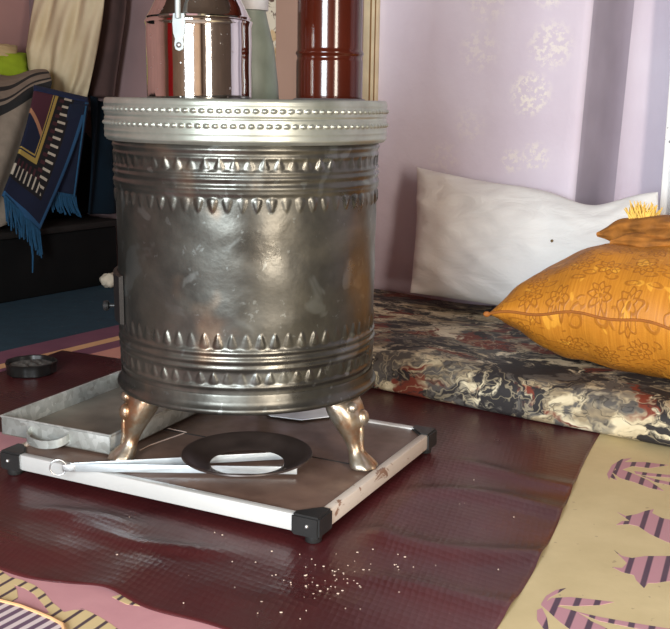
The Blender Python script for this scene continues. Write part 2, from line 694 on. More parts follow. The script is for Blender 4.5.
def prayer_rug():
    k = NT('navy_rug_with_gold_border')
    uv = k.sep(k.uv())
    u, v = uv[0], uv[1]     # u: across, right edge = 1; v: down, hem = 1
    # distance (in panel widths) from the right hand edge and from the hem
    du = k.math('SUBTRACT', 1.0, u)
    dv = k.math('MULTIPLY', k.math('SUBTRACT', 1.0, v), 1.45)
    m = k.math('MINIMUM', du, dv)
    side_ = k.math('LESS_THAN', du, dv)
    along = k.math('ADD', k.math('MULTIPLY', side_, k.math('MULTIPLY', v, 1.45)), k.math('MULTIPLY', k.math('SUBTRACT', 1.0, side_), u))
    navy, sky = srgb(8, 18, 44), srgb(34, 76, 112)
    gold, black, white = srgb(160, 134, 66), srgb(14, 9, 12), srgb(176, 164, 146)
    red = srgb(60, 22, 28)

    def band(a, b):
        return k.math('MULTIPLY', k.math('GREATER_THAN', m, a), k.math('LESS_THAN', m, b))
    c = k.mix(band(0.0, 0.07), navy, sky)
    c = k.mix(band(0.26, 0.58), c, black)
    fr = k.math('FRACT', k.math('MULTIPLY', along, 10.5))
    key = k.math('MULTIPLY', k.math('LESS_THAN', fr, 0.3), band(0.3, 0.45))
    c = k.mix(key, c, white)
    key2 = k.math('MULTIPLY', k.math('LESS_THAN', k.math('ABSOLUTE', k.math('SUBTRACT', fr, 0.5)), 0.22), band(0.44, 0.53))
    c = k.mix(key2, c, red)
    c = k.mix(band(0.58, 0.64), c, gold)
    c = k.mix(band(0.66, 0.68), c, gold)
    # arch of the niche, on the far side
    ar = k.math('ADD', k.math('MULTIPLY', u, 1.0), k.math('MULTIPLY', v, -1.9))
    inside = k.math('GREATER_THAN', m, 0.68)
    c = k.mix(k.math('MULTIPLY', inside, k.math('GREATER_THAN', ar, -0.34)), c, srgb(66, 26, 38))
    c = k.mix(k.math('MULTIPLY', inside, k.math('LESS_THAN', k.math('ABSOLUTE', k.math('ADD', ar, 0.36)), 0.045)), c, srgb(160, 112, 82))
    return k.set(c, 0.95)


M_PRAYER = prayer_rug()


def floral():
    k = NT('floral_print')
    P = k.pos()
    a = k.step(k.noise(P, 26, 4, .6, 1.2), 0.54, 0.57)
    b = k.step(k.noise(k.vmath('ADD', P, (2, 1, 3)), 18, 3), 0.56, 0.6)
    c = k.mix(a, srgb(206, 196, 176), srgb(88, 66, 56))
    c = k.mix(k.math('MULTIPLY', b, .7), c, srgb(190, 154, 100))
    return k.set(c, 0.8)


M_FLORAL = floral()
M_BOARDING = plain('beige_brown_panel', srgb(158, 128, 112), 0.7, 0, 5, 0.08)
M_FRAME = plain('cream_frame', srgb(206, 190, 158), 0.6, 0, 20, 0.1)
M_FRAMELINE = plain('frame_gilt_line', srgb(132, 98, 58), 0.6)


def lace():
    k = NT('dotted_lace')
    P = k.pos()
    vor = k.n('ShaderNodeTexVoronoi', feature='F1')
    k.put(vor.inputs['Vector'], P)
    vor.inputs['Scale'].default_value = 40
    c = k.mix(k.step(vor.outputs['Distance'], 0.12, 0.2, 1, 0), srgb(236, 236, 236), srgb(140, 140, 146))
    return k.set(c, 0.85)


M_LACE = lace()
M_REDCLOTH = plain('red_reflection_cloth', srgb(200, 20, 30), 0.8)
M_SCRAP = plain('cream_scrap_cloth', srgb(206, 190, 168), 0.9, 0, 40, 0.1)
M_TIN = plain('blackened_tin', (0.014, 0.013, 0.012, 1), 0.4, 0.3, 40, 0.3)
M_ASH = plain('grey_ash', (0.09, 0.085, 0.075, 1), 0.95, 0, 90, 0.4, 0.5)
M_CRUMB = plain('pale_crumb', srgb(206, 186, 168), 0.9)

# ------------------------------------------------------------------ room shell
# long wall with the deep niche on its right; rounded lime-washed edges
prof_lo = [(S_L, T_B), (-0.9, T_B), (-0.3, T_B), (0.10, T_B), (0.122, T_B), (0.134, T_B + .004), (0.140, T_B + .016), (0.141, T_B + .05), (0.143, T_B + .14), (0.146, T_B + .22),
           (0.155, T_B + .262), (0.178, T_B + .288), (0.22, T_B + .298), (0.45, T_B + .30), (1.35, T_B + .30), (1.36, T_B + .29), (1.36, T_B + .01), (1.37, T_B), (S_R, T_B)]
vs, fs = [], []
ZS = [0, .2, .4, .6, .8, 1.0, 1.3, 1.7, 2.1, CEIL]
for z in ZS:
    for (s, t) in prof_lo:
        lean = 0.034 * (z - .4) if 0.05 < s < 0.3 else 0
        wob = 0.004 * lump(s * 4, z * 4)
        vs.append(RW(s + lean, t + (wob if s < .12 else 0), z))
n_ = len(prof_lo)
for j in range(len(ZS) - 1):
    for i in range(n_ - 1):
        fs.append((j * n_ + i, j * n_ + i + 1, (j + 1) * n_ + i + 1, (j + 1) * n_ + i))
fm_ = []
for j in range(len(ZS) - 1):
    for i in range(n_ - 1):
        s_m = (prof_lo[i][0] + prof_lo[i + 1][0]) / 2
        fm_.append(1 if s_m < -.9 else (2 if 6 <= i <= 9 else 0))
M_WALLSHADE = plain('shaded_mauve_limewash', srgb(134, 109, 109), .88, 0, 5, .1, .15)  # wall left of the panel, with shade put into its colour
M_REVEAL = plain('purple_grey_reveal', srgb(164, 154, 168), .88, 0, 7, .08, .15)  # reveal faces coloured darker than the main wall
w = mesh_obj('wall_right', vs, fs, [M_WALL, M_WALLSHADE, M_REVEAL], smooth=True, fmat=fm_, flat_over=50)
tag(w, kind='structure')


def wall_with_hole(name, p0, along, length, mat, hole=None):
    """p0: bottom corner; hole: (start, end, z0, z1)"""
    m = MB()
    nrm = along.cross(Vector((0, 0, 1))).normalized() * 0.12
    up = Vector((0, 0, 1))
    if hole is None:
        m.box(p0, along * length, nrm, up * CEIL)
    else:
        a, b, z0, z1 = hole
        m.box(p0, along * a, nrm, up * CEIL)
        m.box(p0 + along * b, along * (length - b), nrm, up * CEIL)
        m.box(p0 + along * a, along * (b - a), nrm, up * z0)
        m.box(p0 + along * a + up * z1, along * (b - a), nrm, up * (CEIL - z1))
    return tag(m.build(name, mat, smooth=False), kind='structure')


wall_with_hole('wall_left', RW(S_L, T_F), NN * -1, -(T_B - T_F + .1), M_LWALL) if False else None
m = MB()
m.box(RW(S_L - .12, T_F - .2, 0), EE * 0.12, NN * (T_B - T_F + .3), Vector((0, 0, CEIL)))
tag(m.build('wall_left', M_LWALL, smooth=False), kind='structure')
wall_with_hole('wall_back', RW(S_L, T_F), EE, S_R - S_L, M_PLAIN_WALL,
               (WIN_A['s'] - WIN_A['w'] / 2 - S_L, WIN_A['s'] + WIN_A['w'] / 2 - S_L, WIN_A['z'] - WIN_A['h'] / 2, WIN_A['z'] + WIN_A['h'] / 2))
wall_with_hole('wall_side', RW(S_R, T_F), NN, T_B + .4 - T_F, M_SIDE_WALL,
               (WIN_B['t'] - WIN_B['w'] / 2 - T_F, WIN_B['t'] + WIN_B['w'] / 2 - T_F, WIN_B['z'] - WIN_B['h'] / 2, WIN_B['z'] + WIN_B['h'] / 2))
m = MB(); m.box(RW(S_L - .12, T_F - .12, -0.05), EE * (S_R - S_L + .24), NN * (T_B - T_F + .55), Vector((0, 0, 0.05)))
tag(m.build('floor', M_FLOOR, smooth=False), kind='structure')
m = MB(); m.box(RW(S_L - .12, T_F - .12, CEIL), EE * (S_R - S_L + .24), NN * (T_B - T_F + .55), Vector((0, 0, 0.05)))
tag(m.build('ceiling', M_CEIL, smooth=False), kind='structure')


# ------------------------------------------------------------------ floor coverings
def flat_slab(m, pts, z0, z1, mi=0):
    n = len(pts)
    vs = [Vector((p[0], p[1], z1)) for p in pts] + [Vector((p[0], p[1], z0)) for p in pts]
    area = sum(pts[i][0] * pts[(i + 1) % n][1] - pts[(i + 1) % n][0] * pts[i][1] for i in range(n))
    top = list(range(n)) if area > 0 else list(range(n - 1, -1, -1))
    fs = [tuple(top), tuple(n + i for i in reversed(top))]
    for i in range(n):
        j = (i + 1) % n
        fs.append((i, n + i, n + j, j) if area > 0 else (j, n + j, n + i, i))
    m.add(vs, fs, mi)


def pix_poly(pts, z=0.0):
    return [tuple(at_z(x, y, z))[:2] for x, y in pts]


# cream mat with pink leaf motifs, right hand side
V1 = Vector((.42, .907, 0)).normalized()
V2 = Vector((.907, -.42, 0)).normalized()
c0 = at_z(540, 540) - V2 * 0.10
m = MB()
flat_slab(m, [tuple(c0 + V1 * a + V2 * b)[:2] for a, b in ((-0.9, 0), (-0.9, 1.2), (0.62, 1.2), (0.62, 0))], 0.0, 0.0025)
ZM = 0.0027


NMOT = [0]


def motif(m, pts, mi):
    NMOT[0] += 1
    flat_slab(m, pix_poly(pts, ZM), 0.0023, ZM + NMOT[0] * .00001, mi)


for pts in (
    # upper fan of leaves
    [(607, 474), (612, 465), (622, 459), (632, 458), (626, 461), (617, 466), (611, 475), (609, 480)],
    [(612, 465), (622, 462), (645, 462), (669, 465), (650, 468), (632, 466), (618, 471)],
    [(612, 472), (618, 468), (632, 473), (648, 480), (660, 488), (664, 491), (650, 488), (634, 482), (620, 478)],
    [(608, 472), (613, 474), (617, 480), (616, 480), (608, 476)],
    [(634, 471), (650, 473), (690, 477), (690, 479), (650, 476), (636, 474)],
    [(640, 475), (655, 479), (690, 486), (690, 489), (655, 482)],
    # pair of fish-tailed forms
    [(617, 512), (626, 516), (637, 514), (645, 511), (654, 509), (652, 513), (662, 518), (690, 524), (690, 550), (665, 541), (650, 534), (638, 526), (628, 524), (616, 525), (622, 521), (630, 521)],
    [(614, 550), (622, 556), (632, 558), (645, 556), (690, 556), (690, 582), (668, 581), (656, 583), (648, 583), (644, 588), (636, 580), (634, 575), (622, 572), (612, 567), (622, 568), (627, 563)],
    # lower fan of leaves
    [(541, 604), (546, 596), (556, 590), (566, 588), (560, 592), (549, 598), (543, 606)],
    [(541, 605), (552, 598), (570, 597), (598, 600), (614, 602), (600, 605), (575, 606), (560, 605), (548, 611)],
    [(548, 611), (556, 606), (575, 611), (590, 620), (598, 632), (585, 640), (574, 632), (560, 622)],
    [(537, 610), (542, 608), (547, 618), (549, 632), (543, 628), (537, 620)],
    [(574, 611), (600, 617), (640, 624), (690, 632), (690, 636), (640, 629), (600, 621)],
    [(580, 616), (604, 627), (620, 636), (612, 638), (590, 626)],
):
    motif(m, pts, 1)
rug = m.build('cream_rug', [M_CREAM, M_ZPINK], smooth=False)
tag(rug, 'cream woven floor rug with pink and purple barred leaf motifs, in front of the mattress', 'rug')

# pink mat, front left
m = MB()
p_ = at_z(70, 600)
D1 = Vector((.91, -.41, 0)).normalized()
D2 = Vector((.41, .91, 0)).normalized()
flat_slab(m, [tuple(p_ + D1 * a + D2 * b)[:2] for a, b in ((-0.8, -0.6), (0.28, -0.6), (0.28, 0.14), (-0.8, 0.14))], 0.0, 0.0025)
for pts in (
    [(-14, 560), (0, 570), (10, 577), (22, 580), (34, 585), (44, 592), (52, 602), (64, 612), (58, 617), (49, 612), (42, 603), (34, 594), (24, 588), (8, 583), (-14, 576)],
    [(-20, 576), (0, 575), (12, 582), (17, 590), (18, 598), (10, 603), (0, 598), (-20, 594)],
    [(48, 620), (60, 613), (74, 610), (86, 610), (98, 616), (108, 622), (122, 632), (124, 640), (60, 640)],
    [(112, 597), (122, 594), (132, 599), (140, 606), (126, 604)],
    [(60, 618), (40, 616), (48, 613), (62, 612)],
):
    motif(m, pts, 1)
rug = m.build('pink_rug', [M_PINK, M_ZCREAM], smooth=False)
tag(rug, 'pink woven floor rug with cream barred leaf motifs, in the near left corner', 'rug')
# purple and white striped cloth corner lying on it, with a tan edge
m = MB()
pts = pix_poly([(-40, 596), (0, 602), (20, 607), (38, 614), (52, 620), (62, 626), (66, 640), (-40, 660)], 0.006)
flat_slab(m, pts, 0.0028, 0.006, 0)
edge = [at_z(x, y, 0.0055) for x, y in [(-40, 595), (0, 601), (20, 606), (38, 613), (52, 619), (63, 625), (67, 640)]]
m.tube(edge, 0.0028, 8, 1)
tag(m.build('striped_mat', [M_ZWHITE, M_TAN], smooth=True), 'white and purple striped mat corner with tan edge on the pink rug', 'mat')

# teal carpet with plum, tan and salmon border bands, back left
m = MB()
bands = [(-2.2, -0.935, 0), (-0.935, -0.835, 1), (-0.835, -0.80, 2), (-0.80, -0.745, 1), (-0.745, -0.62, 3), (-0.62, -0.56, 1), (-0.56, -0.2, 3)]
for (a, b, mi) in bands:
    a = max(a, S_L + .01)
    flat_slab(m, [tuple(RW(a, -1.3 if b < -.93 else -.75))[:2], tuple(RW(b, -1.3 if b < -.93 else -.75))[:2], tuple(RW(b, 0.66))[:2], tuple(RW(a, 0.66))[:2]], 0.0, 0.0024, mi)
rug = m.build('teal_carpet', [M_TEAL, M_PURPLE, M_TAN, M_PINKTAN], smooth=False)
tag(rug, 'dark teal carpet with plum, tan and salmon border bands in front of the black bench', 'carpet')

# maroon vinyl sheet under the stove
cBL, cBR, cFR, cFL = Vector((-.676, 2.456, 0)), Vector((.535, 1.89, 0)), Vector((.13, .985, 0)), Vector((-1.03, 1.55, 0))


def vinyl_pt(u, v):
    a = cFL.lerp(cFR, u)
    b = cBL.lerp(cBR, u)
    # back edge bulges towards the mattress
    b = b + Vector((.3, .7, 0)) * 0.13 * math.sin(PI * u) ** 1.5 * (0 if u < .16 else smooth01((u - .16) / .3))
    p = a.lerp(b, v)
    # wavy front edge
    k = (1 - v) ** 6
    p += D2 * k * (0.006 * math.sin(u * 21 + .6) + 0.005 * math.sin(u * 43))
    # right edge slightly bowed
    p += V2 * (u ** 8) * 0.012 * math.sin(v * 5)
    z = 0.0045
    B = (p - BFR)
    bu, bv = B.dot(BU), B.dot(BV)
    out = max(-bu, bu - BLEN, -bv, bv - BWID)            # distance outside the board
    k = smooth01((out - 0.005) / 0.05)
    # long creases beside and in front of the board
    cr = 0.0
    for (cx, cy, ang, L, wd, h) in CREASES:
        q = p - Vector((cx, cy, 0))
        x = q.x * math.cos(ang) + q.y * math.sin(ang)
        y = -q.x * math.sin(ang) + q.y * math.cos(ang) + 0.018 * math.sin(x * 16 + cx * 40)
        cr += h * math.exp(-(y / (wd * 1.25)) ** 2) * math.exp(-(x / L) ** 4)
    m_under = smooth01((RW(0, -0.03).dot(NN) - p.dot(NN)) / 0.05)
    p.z = z + cr * k * m_under + (0.006 * bump1(u, 0.64, 0.03) * (1 - v) ** 10)
    return p


BFR = Vector((-.02, 1.338, 0))
BU = Vector((-.896, .445, 0)).normalized()
BV = Vector((.445, .896, 0)).normalized()
BLEN, BWID = 0.589, 0.456
CREASES = [(.30, 1.50, -.35, .20, .022, .007), (.22, 1.33, -.30, .22, .024, .008), (.17, 1.20, -.2, .16, .022, .006), (.34, 1.62, -.42, .16, .02, .006),
           (-.37, 1.42, -.5, .10, .018, .006), (-.28, 1.36, -.40, .14, .016, .006), (.1, 1.44, 1.1, .1, .02, .003), (-.45, 1.36, -.4, .14, .03, .004), (-.1, 1.2, -.4, .2, .03, .003)]
vs, fs, uv = grid(vinyl_pt, 190, 170)
o = mesh_obj('vinyl_sheet', vs, fs, M_VINYL, None, True, None, uv)
md = o.modifiers.new('thickness', 'SOLIDIFY'); md.thickness = 0.0015; md.offset = -1
tag(o, 'creased glossy maroon vinyl floor sheet under the stove board', 'floor sheet')

# ------------------------------------------------------------------ marbled mattress along the long wall
MS0, MS1, MT0, MT1, MH = -0.52, 1.75, 0.0, 0.655, 0.088
c0 = -0.5 * (MS0 + MS1)


def mattress():
    vs, fs = [], []
    # cross-section: rounded rectangle, swept along the length
    sec = []
    rad, top = 0.03, MH
    for (cx, cz, a0) in ((MT0 + rad, 0.012, PI), (0, 0, 0)):
        pass
    def arc(cx, cz, r, a0, a1, n=6):
        return [(cx + r * math.cos(a0 + (a1 - a0) * i / n), cz + r * math.sin(a0 + (a1 - a0) * i / n)) for i in range(n + 1)]
    sec += arc(MT0 + .012, .018, .012, -PI / 2, -PI)
    sec += arc(MT0 + rad, top - rad, rad, PI, PI / 2)
    sec += [(MT0 + rad + (MT1 - MT0 - 2 * rad) * i / 24, top) for i in range(1, 24)]
    sec += arc(MT1 - rad, top - rad, rad, PI / 2, 0)
    sec += arc(MT1 - .012, .018, .012, 0, -PI / 2)
    n = len(sec)
    NS = 130
    for i in range(NS + 1):
        s = MS0 + (MS1 - MS0) * i / NS
        e = min(1, min(s - MS0, MS1 - s) / 0.03)
        sh = math.sqrt(max(0, 1 - (1 - e) ** 2))
        for (t, z) in sec:
            tt, zz = t, z
            if z > 0.03:
                zz += 0.006 * lump(s * 9, t * 9) + 0.008 * math.sin(PI * min(1, max(0, (t - MT0) / (MT1 - MT0))))
            fr = smooth01((0.10 - (t - MT0)) / 0.1)
            tt += fr * (0.008 * lump(s * 7 + 4, z * 20) - 0.012 * math.sin(PI * min(1, max(0, z / top))))
            mid_t, mid_z = 0.5 * (MT0 + MT1), 0.04
            k = 0.55 + 0.45 * sh
            vs.append(RW(s, tt, max(0.006, mid_z + (zz - mid_z) * k + (0 if z > .03 else 0))))
    for i in range(NS):
        for k in range(n):
            k2 = (k + 1) % n
            fs.append((i * n + k, (i + 1) * n + k, (i + 1) * n + k2, i * n + k2))
    fs.append(tuple(range(n - 1, -1, -1))[::-1])
    fs.append(tuple(NS * n + k for k in range(n))[::-1])
    o = mesh_obj('floor_mattress', vs, fs, M_MARBLE)
    tag(o, 'long thin floor mattress in black, cream and rust marbled fabric along the lavender wall', 'mattress')


mattress()


# ------------------------------------------------------------------ pillows
def pillow(name, corners, thick, mat, parent=None, nu=40, nv=30, pinch=0.06, wr=0.004, power=0.5, droop=None, seed=0, facing=None):
    """corners: bottom-left, bottom-right, top-right, top-left (world); a stuffed cushion with pinched corners, closed at its seam"""
    bl, br, tr, tl = map(Vector, corners)
    nrm = ((br - bl).cross(tl - bl)).normalized()
    if facing is not None and nrm.dot(facing) < 0:
        nrm = -nrm

    def mid(u, v):
        a, b = 2 * u - 1, 2 * v - 1
        uu = 0.5 + 0.5 * a * (1 - pinch * (1 - b * b))
        vv = 0.5 + 0.5 * b * (1 - pinch * (1 - a * a))
        p = (bl * (1 - uu) + br * uu) * (1 - vv) + (tl * (1 - uu) + tr * uu) * vv
        if droop:
            p = p + droop(u, v)
        return p

    def h(u, v):
        a, b = abs(2 * u - 1), abs(2 * v - 1)
        return thick * 0.5 * ((1 - a ** 2.4) * (1 - b ** 2.4)) ** power

    vs, uv, fs = [], [], []
    for side in (1, -1):
        for j in range(nv + 1):
            for i in range(nu + 1):
                # denser near the seam
                u = 0.5 - 0.5 * math.cos(PI * i / nu)
                v = 0.5 - 0.5 * math.cos(PI * j / nv)
                hh = h(u, v)
                w_ = wr * (lump(u * 13 + seed, v * 11 + seed, side) + 0.6 * lump(u * 29 + seed, v * 23, side + 2)) * min(1, hh / (thick * .12))
                vs.append(mid(u, v) + nrm * side * (hh + w_))
                uv.append((u, v if side > 0 else v + 1.37))
    N = (nu + 1) * (nv + 1)
    for j in range(nv):
        for i in range(nu):
            a = j * (nu + 1) + i
            q = (a, a + 1, a + nu + 2, a + nu + 1)
            up = (vs[q[1]] - vs[q[0]]).cross(vs[q[3]] - vs[q[0]])
            fs.append(q)
            fs.append(tuple(x + N for x in reversed(q)))
    bm = bmesh.new()
    bv = [bm.verts.new(v) for v in vs]
    lay = bm.loops.layers.uv.new('UVMap')
    for f in fs:
        try:
            nf = bm.faces.new([bv[i] for i in f])
            for lp, i in zip(nf.loops, f):
                lp[lay].uv = uv[i]
            nf.smooth = True
        except ValueError:
            pass
    bmesh.ops.remove_doubles(bm, verts=bm.verts, dist=1e-5)
    bmesh.ops.recalc_face_normals(bm, faces=bm.faces)
    off = Vector(parent['_o']) if parent is not None else Vector((0, 0, 0))
    for v in bm.verts: v.co -= off
    me = bpy.data.meshes.new(name)
    bm.to_mesh(me); bm.free()
    me.materials.append(mat)
    o = bpy.data.objects.new(name, me)
    COL.objects.link(o)
    if parent is not None:
        o.parent = parent; o['_o'] = tuple(off)
    return o, mid, nrm


# white pillow leaning on the wall
def lean(px, py, t):
    return at_plane(px, py, RW(0, t), NN)


root = empty('white_pillow', RW(0.0, 0.52, 0.1), 'large white cotton pillow leaning upright against the lavender wall', 'pillow')
P_TL, P_TR = lean(418, 167, .60), lean(659, 191, .60)
P_BL, P_BR = lean(409, 293, .50), lean(672, 352, .50)
for p in (P_BL, P_BR): p.z = max(p.z, 0.102)


def wdroop(u, v):
    # the top edge sags between its corners and the right corner is pulled up to a point
    return Vector((0, 0, -0.018 * math.sin(PI * u) * v - 0.034 * bump1(u, 0.76, 0.14) * smooth01(v * 1.4 - .4))) - NN * (0.012 * (v - .5))


o, wmid, wn = pillow('pillow_body', (P_BL, P_BR, P_TR, P_TL), 0.155, M_WHITE, root, 70, 50, 0.03, 0.0055, 0.5, wdroop, 3, facing=-NN)
o.data.materials.append(M_SPOT)
sp = lean(552, 241, .46)
m = MB(); m.ball((0, 0, 0), 1, 10)
bpy.context.view_layer.update()
d = ray(552, 241).normalized()
hit, loc, nr, idx = o.ray_cast(CO - Vector(root['_o']), d)
if hit:
    sp = loc + Vector(root['_o'])
mm = MB(); mm.ball(sp, (0.004, 0.004, 0.004), 10)
s_ = mm.build('stain', M_SPOT, root); s_['label'] = 'small brown stain'

# orange brocade cushion, lying on the mattress
root = empty('orange_cushion', RW(0.45, 0.3, 0.09), 'plump orange brocade cushion with embroidered flowers lying on the marbled mattress', 'cushion')
C_BL, C_BR = RW(.238, .02, .203), RW(.83, .02, .215)
C_TR, C_TL = RW(.83, .40, .195), RW(.225, .40, .185)


def odroop(u, v):
    b = 2 * v - 1
    return Vector((0, 0, 0.022 * math.sin(PI * min(1, u * 1.25)) + .004 * math.sin(u * 26) * (1 - v)))


o, omid, on = pillow('cushion_cover', (C_BL, C_BR, C_TR, C_TL), 0.262, M_BROCADE, root, 70, 60, 0.0, 0.003, 0.62, odroop, 1, facing=Vector((0, 0, 1)))
for (a, b_) in (((0, 0), (1, 0)), ((1, 0), (1, 1)), ((1, 1), (0, 1)), ((0, 1), (0, 0))):
    pass
loop = [omid(i / 40, 0) for i in range(40)] + [omid(1, i / 30) for i in range(30)] + [omid(1 - i / 40, 1) for i in range(40)] + [omid(0, 1 - i / 30) for i in range(30)]
m = MB(); m.tube(loop, 0.0028, 8, closed=True)
m.build('piping', M_PIPING, root)
m = MB(); m.ball(omid(0, 0) + Vector((-.001, 0, 0)), (0.008, .006, .006), 10); m.build('corner_knot', M_PIPING, root)

# second, brown-orange cushion lying folded on top of it, with a fringe tuft
root = empty('fringed_cushion', RW(.52, .38, .33), 'brown-orange rumpled cushion end with golden fringe, resting on the orange brocade cushion', 'cushion')
tip = at_plane(598, 234, RW(0, .25), NN)
r2 = Vector(root['_o'])
NR = 40


def bundle(base, stn, ph):
    """a gathered, rumpled length of cloth running along the wall direction"""
    vs, fs = [], []
    for i, (x, hz, hn, dz_) in enumerate(stn):
        c = base + EE * x + up_ * dz_
        for k in range(NR):
            a = 2 * PI * k / NR
            fold = 1 + 0.16 * math.sin(3 * a + x * 19 + ph) + 0.10 * math.sin(6 * a - x * 44 + ph) + .06 * math.sin(9 * a + x * 71)
            vs.append(c + NN * math.cos(a) * hn * fold + up_ * math.sin(a) * hz * (0.6 + .4 * fold))
    for i in range(len(stn) - 1):
        for k in range(NR):
            k2 = (k + 1) % NR
            fs.append((i * NR + k, i * NR + k2, (i + 1) * NR + k2, (i + 1) * NR + k))
    fs.append(tuple(range(NR))); fs.append(tuple((len(stn) - 1) * NR + k for k in range(NR)))
    return vs, fs


up_ = Vector((0, 0, 1))
xs_ = [i * .018 for i in range(25)]
stn = []
for x in xs_:
    e = smooth01(x / .05) * (1 - smooth01((x - .38) / .05))
    stn.append((x, .005 + .020 * e + .004 * math.sin(x * 60) * e, .010 + .050 * smooth01(x / .16) * (1 - smooth01((x - .38) / .05)), .024 * smooth01(x / .12) + .004 * math.sin(x * 38)))
vs, fs = bundle(tip, stn, 0)
o = mesh_obj('rumpled_cover', vs, fs, M_ORANGE, root)
md = o.modifiers.new('smooth', 'SUBSURF'); md.levels = md.render_levels = 2
stn = [(x, .004 + .012 * smooth01(x / .04) * (1 - smooth01((x - .3) / .05)), .008 + .022 * smooth01(x / .08), .010 * smooth01(x / .1) + .003 * math.sin(x * 50)) for x in xs_[:19]]
vs, fs = bundle(tip + EE * .045 - NN * .045 - up_ * .008, stn, 2)
o = mesh_obj('turned_fold', vs, fs, M_ORANGE, root)
md = o.modifiers.new('smooth', 'SUBSURF'); md.levels = md.render_levels = 1
m = MB()
tb = at_plane(645, 224, RW(0, .27), NN)
tb = tb - NN * .02 + Vector((0, 0, .006))
for i in range(90):
    a = random.uniform(-1, 1)
    b0 = tb + EE * (a * 0.022) + NN * random.uniform(-.012, .012)
    tipv = Vector((0, 0, random.uniform(.022, .042))) + EE * random.uniform(-.02, .02) + NN * random.uniform(-.01, .01)
    m.tube([b0, b0 + tipv * .5 + EE * random.uniform(-.004, .004), b0 + tipv], [.0022, .0018, .0008], 5)
m.build('fringe_tuft', M_TUFT, root)

# lace curtain hanging in the niche, right
LC0 = at_plane(664, 120, RW(0, .86), NN)
ls = (LC0 - ORG).dot(EE)


def lace_fn(u, v):
    s = ls + 0.5 * u + 0.012 * (v - .55)
    return RW(s, .86 + 0.014 * math.sin(u * 40 + math.sin(v * 3)) * (0.5 + v), 1.9 - 1.72 * v)


o = sheet('lace_curtain', lace_fn, 90, 20, M_LACE, None, 0.002)
tag(o, 'white dotted lace curtain hanging in the wall niche at the right edge', 'curtain')

# ------------------------------------------------------------------ the board the stove stands on
root = empty('board_table_top', BFR + BU * BLEN / 2 + BV * BWID / 2 + Vector((0, 0, .006)), 'low folding dark brown board with white rails and black corner caps under the stove', 'board')
up = Vector((0, 0, 1))
BZ = 0.045


def bp(u, v, z):
    return BFR + BU * u + BV * v + up * z


m = MB()
m.box(bp(.008, .008, .022), BU * (BLEN - .016), BV * (BWID - .016), up * (BZ - .024), 0.002)
m.build('panel', M_BOARD, root)
m = MB()
# the folding seam and the pale inlaid lines
m.box(bp(.015, .2275, BZ - .003), BU * (BLEN - .03), BV * .0016, up * .0023)
m.build('seam', M_SEAM, root)
m = MB()
for (a, b) in (((150, 445), (187, 432)), ((187, 432), (168, 428)), ((140, 450), (150, 445))):
    p, q = at_z(*a, BZ - .001), at_z(*b, BZ - .001)
    d = (q - p); w_ = Vector((-d.y, d.x, 0)).normalized() * .0011
    m.box(p - up * .002, d, w_, up * .0024)
m.build('scratch_lines', M_CHALK, root)
rw = 0.014
for (a, au, av, mt, lab) in (((.02, 0), BLEN - .04, rw, M_RAIL, None), ((.02, BWID - rw), BLEN - .04, rw, M_RAIL, None)):
    m = MB(); m.box(bp(a[0], a[1], .020), BU * au, BV * av, up * (BZ - .019), .002); m.build('rail', mt, root)
for (u0) in (0, BLEN - rw):
    m = MB(); m.box(bp(u0, .02, .020), BU * rw, BV * (BWID - .04), up * (BZ - .019), .002)
    o = m.build('rail', M_RAILW, root); o['label'] = 'chipped white side rail'
for (u0, v0, su, sv) in ((0, 0, 1, 1), (BLEN, 0, -1, 1), (0, BWID, 1, -1), (BLEN, BWID, -1, -1)):
    m = MB()
    c = bp(u0, v0, 0)
    a, b = BU * su, BV * sv
    cap = [c - a * .003 - b * .003, c + a * .042 - b * .003, c + a * .042 + b * .012, c + a * .014 + b * .042, c - a * .003 + b * .042]
    flat = [tuple(p)[:2] for p in cap]
    mmm = MB(); flat_slab(mmm, flat, .016, BZ + .003)
    bm = bmesh.new()
    bv = [bm.verts.new(v) for v in mmm.v]
    for f in mmm.f: bm.faces.new([bv[i] for i in f])
    bmesh.ops.recalc_face_normals(bm, faces=bm.faces)
    bmesh.ops.bevel(bm, geom=bm.edges[:], offset=.003, segments=2, affect='EDGES')
    bm.verts.index_update()
    m.add([v.co.copy() for v in bm.verts], [[v.index for v in f.verts] for f in bm.faces]); bm.free()
    co = m.build('corner_cap', M_BLACK, root)
    m = MB(); m.lathe(c + a * .014 + b * .014, [(.011, .0055), (.012, .007), (.012, .018)], 20, cap0=True, cap1=True)
    m.build('rubber_foot', M_BLACK, co)
    m = MB()
    m.ball(c + a * .016 - b * .0035 + up * .033, (.0032, .0032, .0032), 10)
    m.build('rivet', M_STEEL, co)
# pink mat scrap beside the board
m = MB()
flat_slab(m, [tuple(at_z(*p, .0065))[:2] for p in ((-30, 432), (30, 432), (36, 443), (12, 452), (-30, 452))], .0052, .0065)
o = m.build('pink_paper', M_PINK, smooth=False)
tag(o, 'flat scrap of pink paper on the floor beneath the tin tray, left of the board', 'paper')

# ------------------------------------------------------------------ stove
SX, SY = -.146, 1.6735
SCN = Vector((SX, SY, 0))
root = empty('tin_stove', SCN + up * BZ, 'round embossed tin stove with pale beaded rim on three brass paw legs', 'stove')
ZB, ZT = .166, .566


def ridge(z, c, w, h):
    return h * math.exp(-((z - c) / w) ** 2)


NP = 62


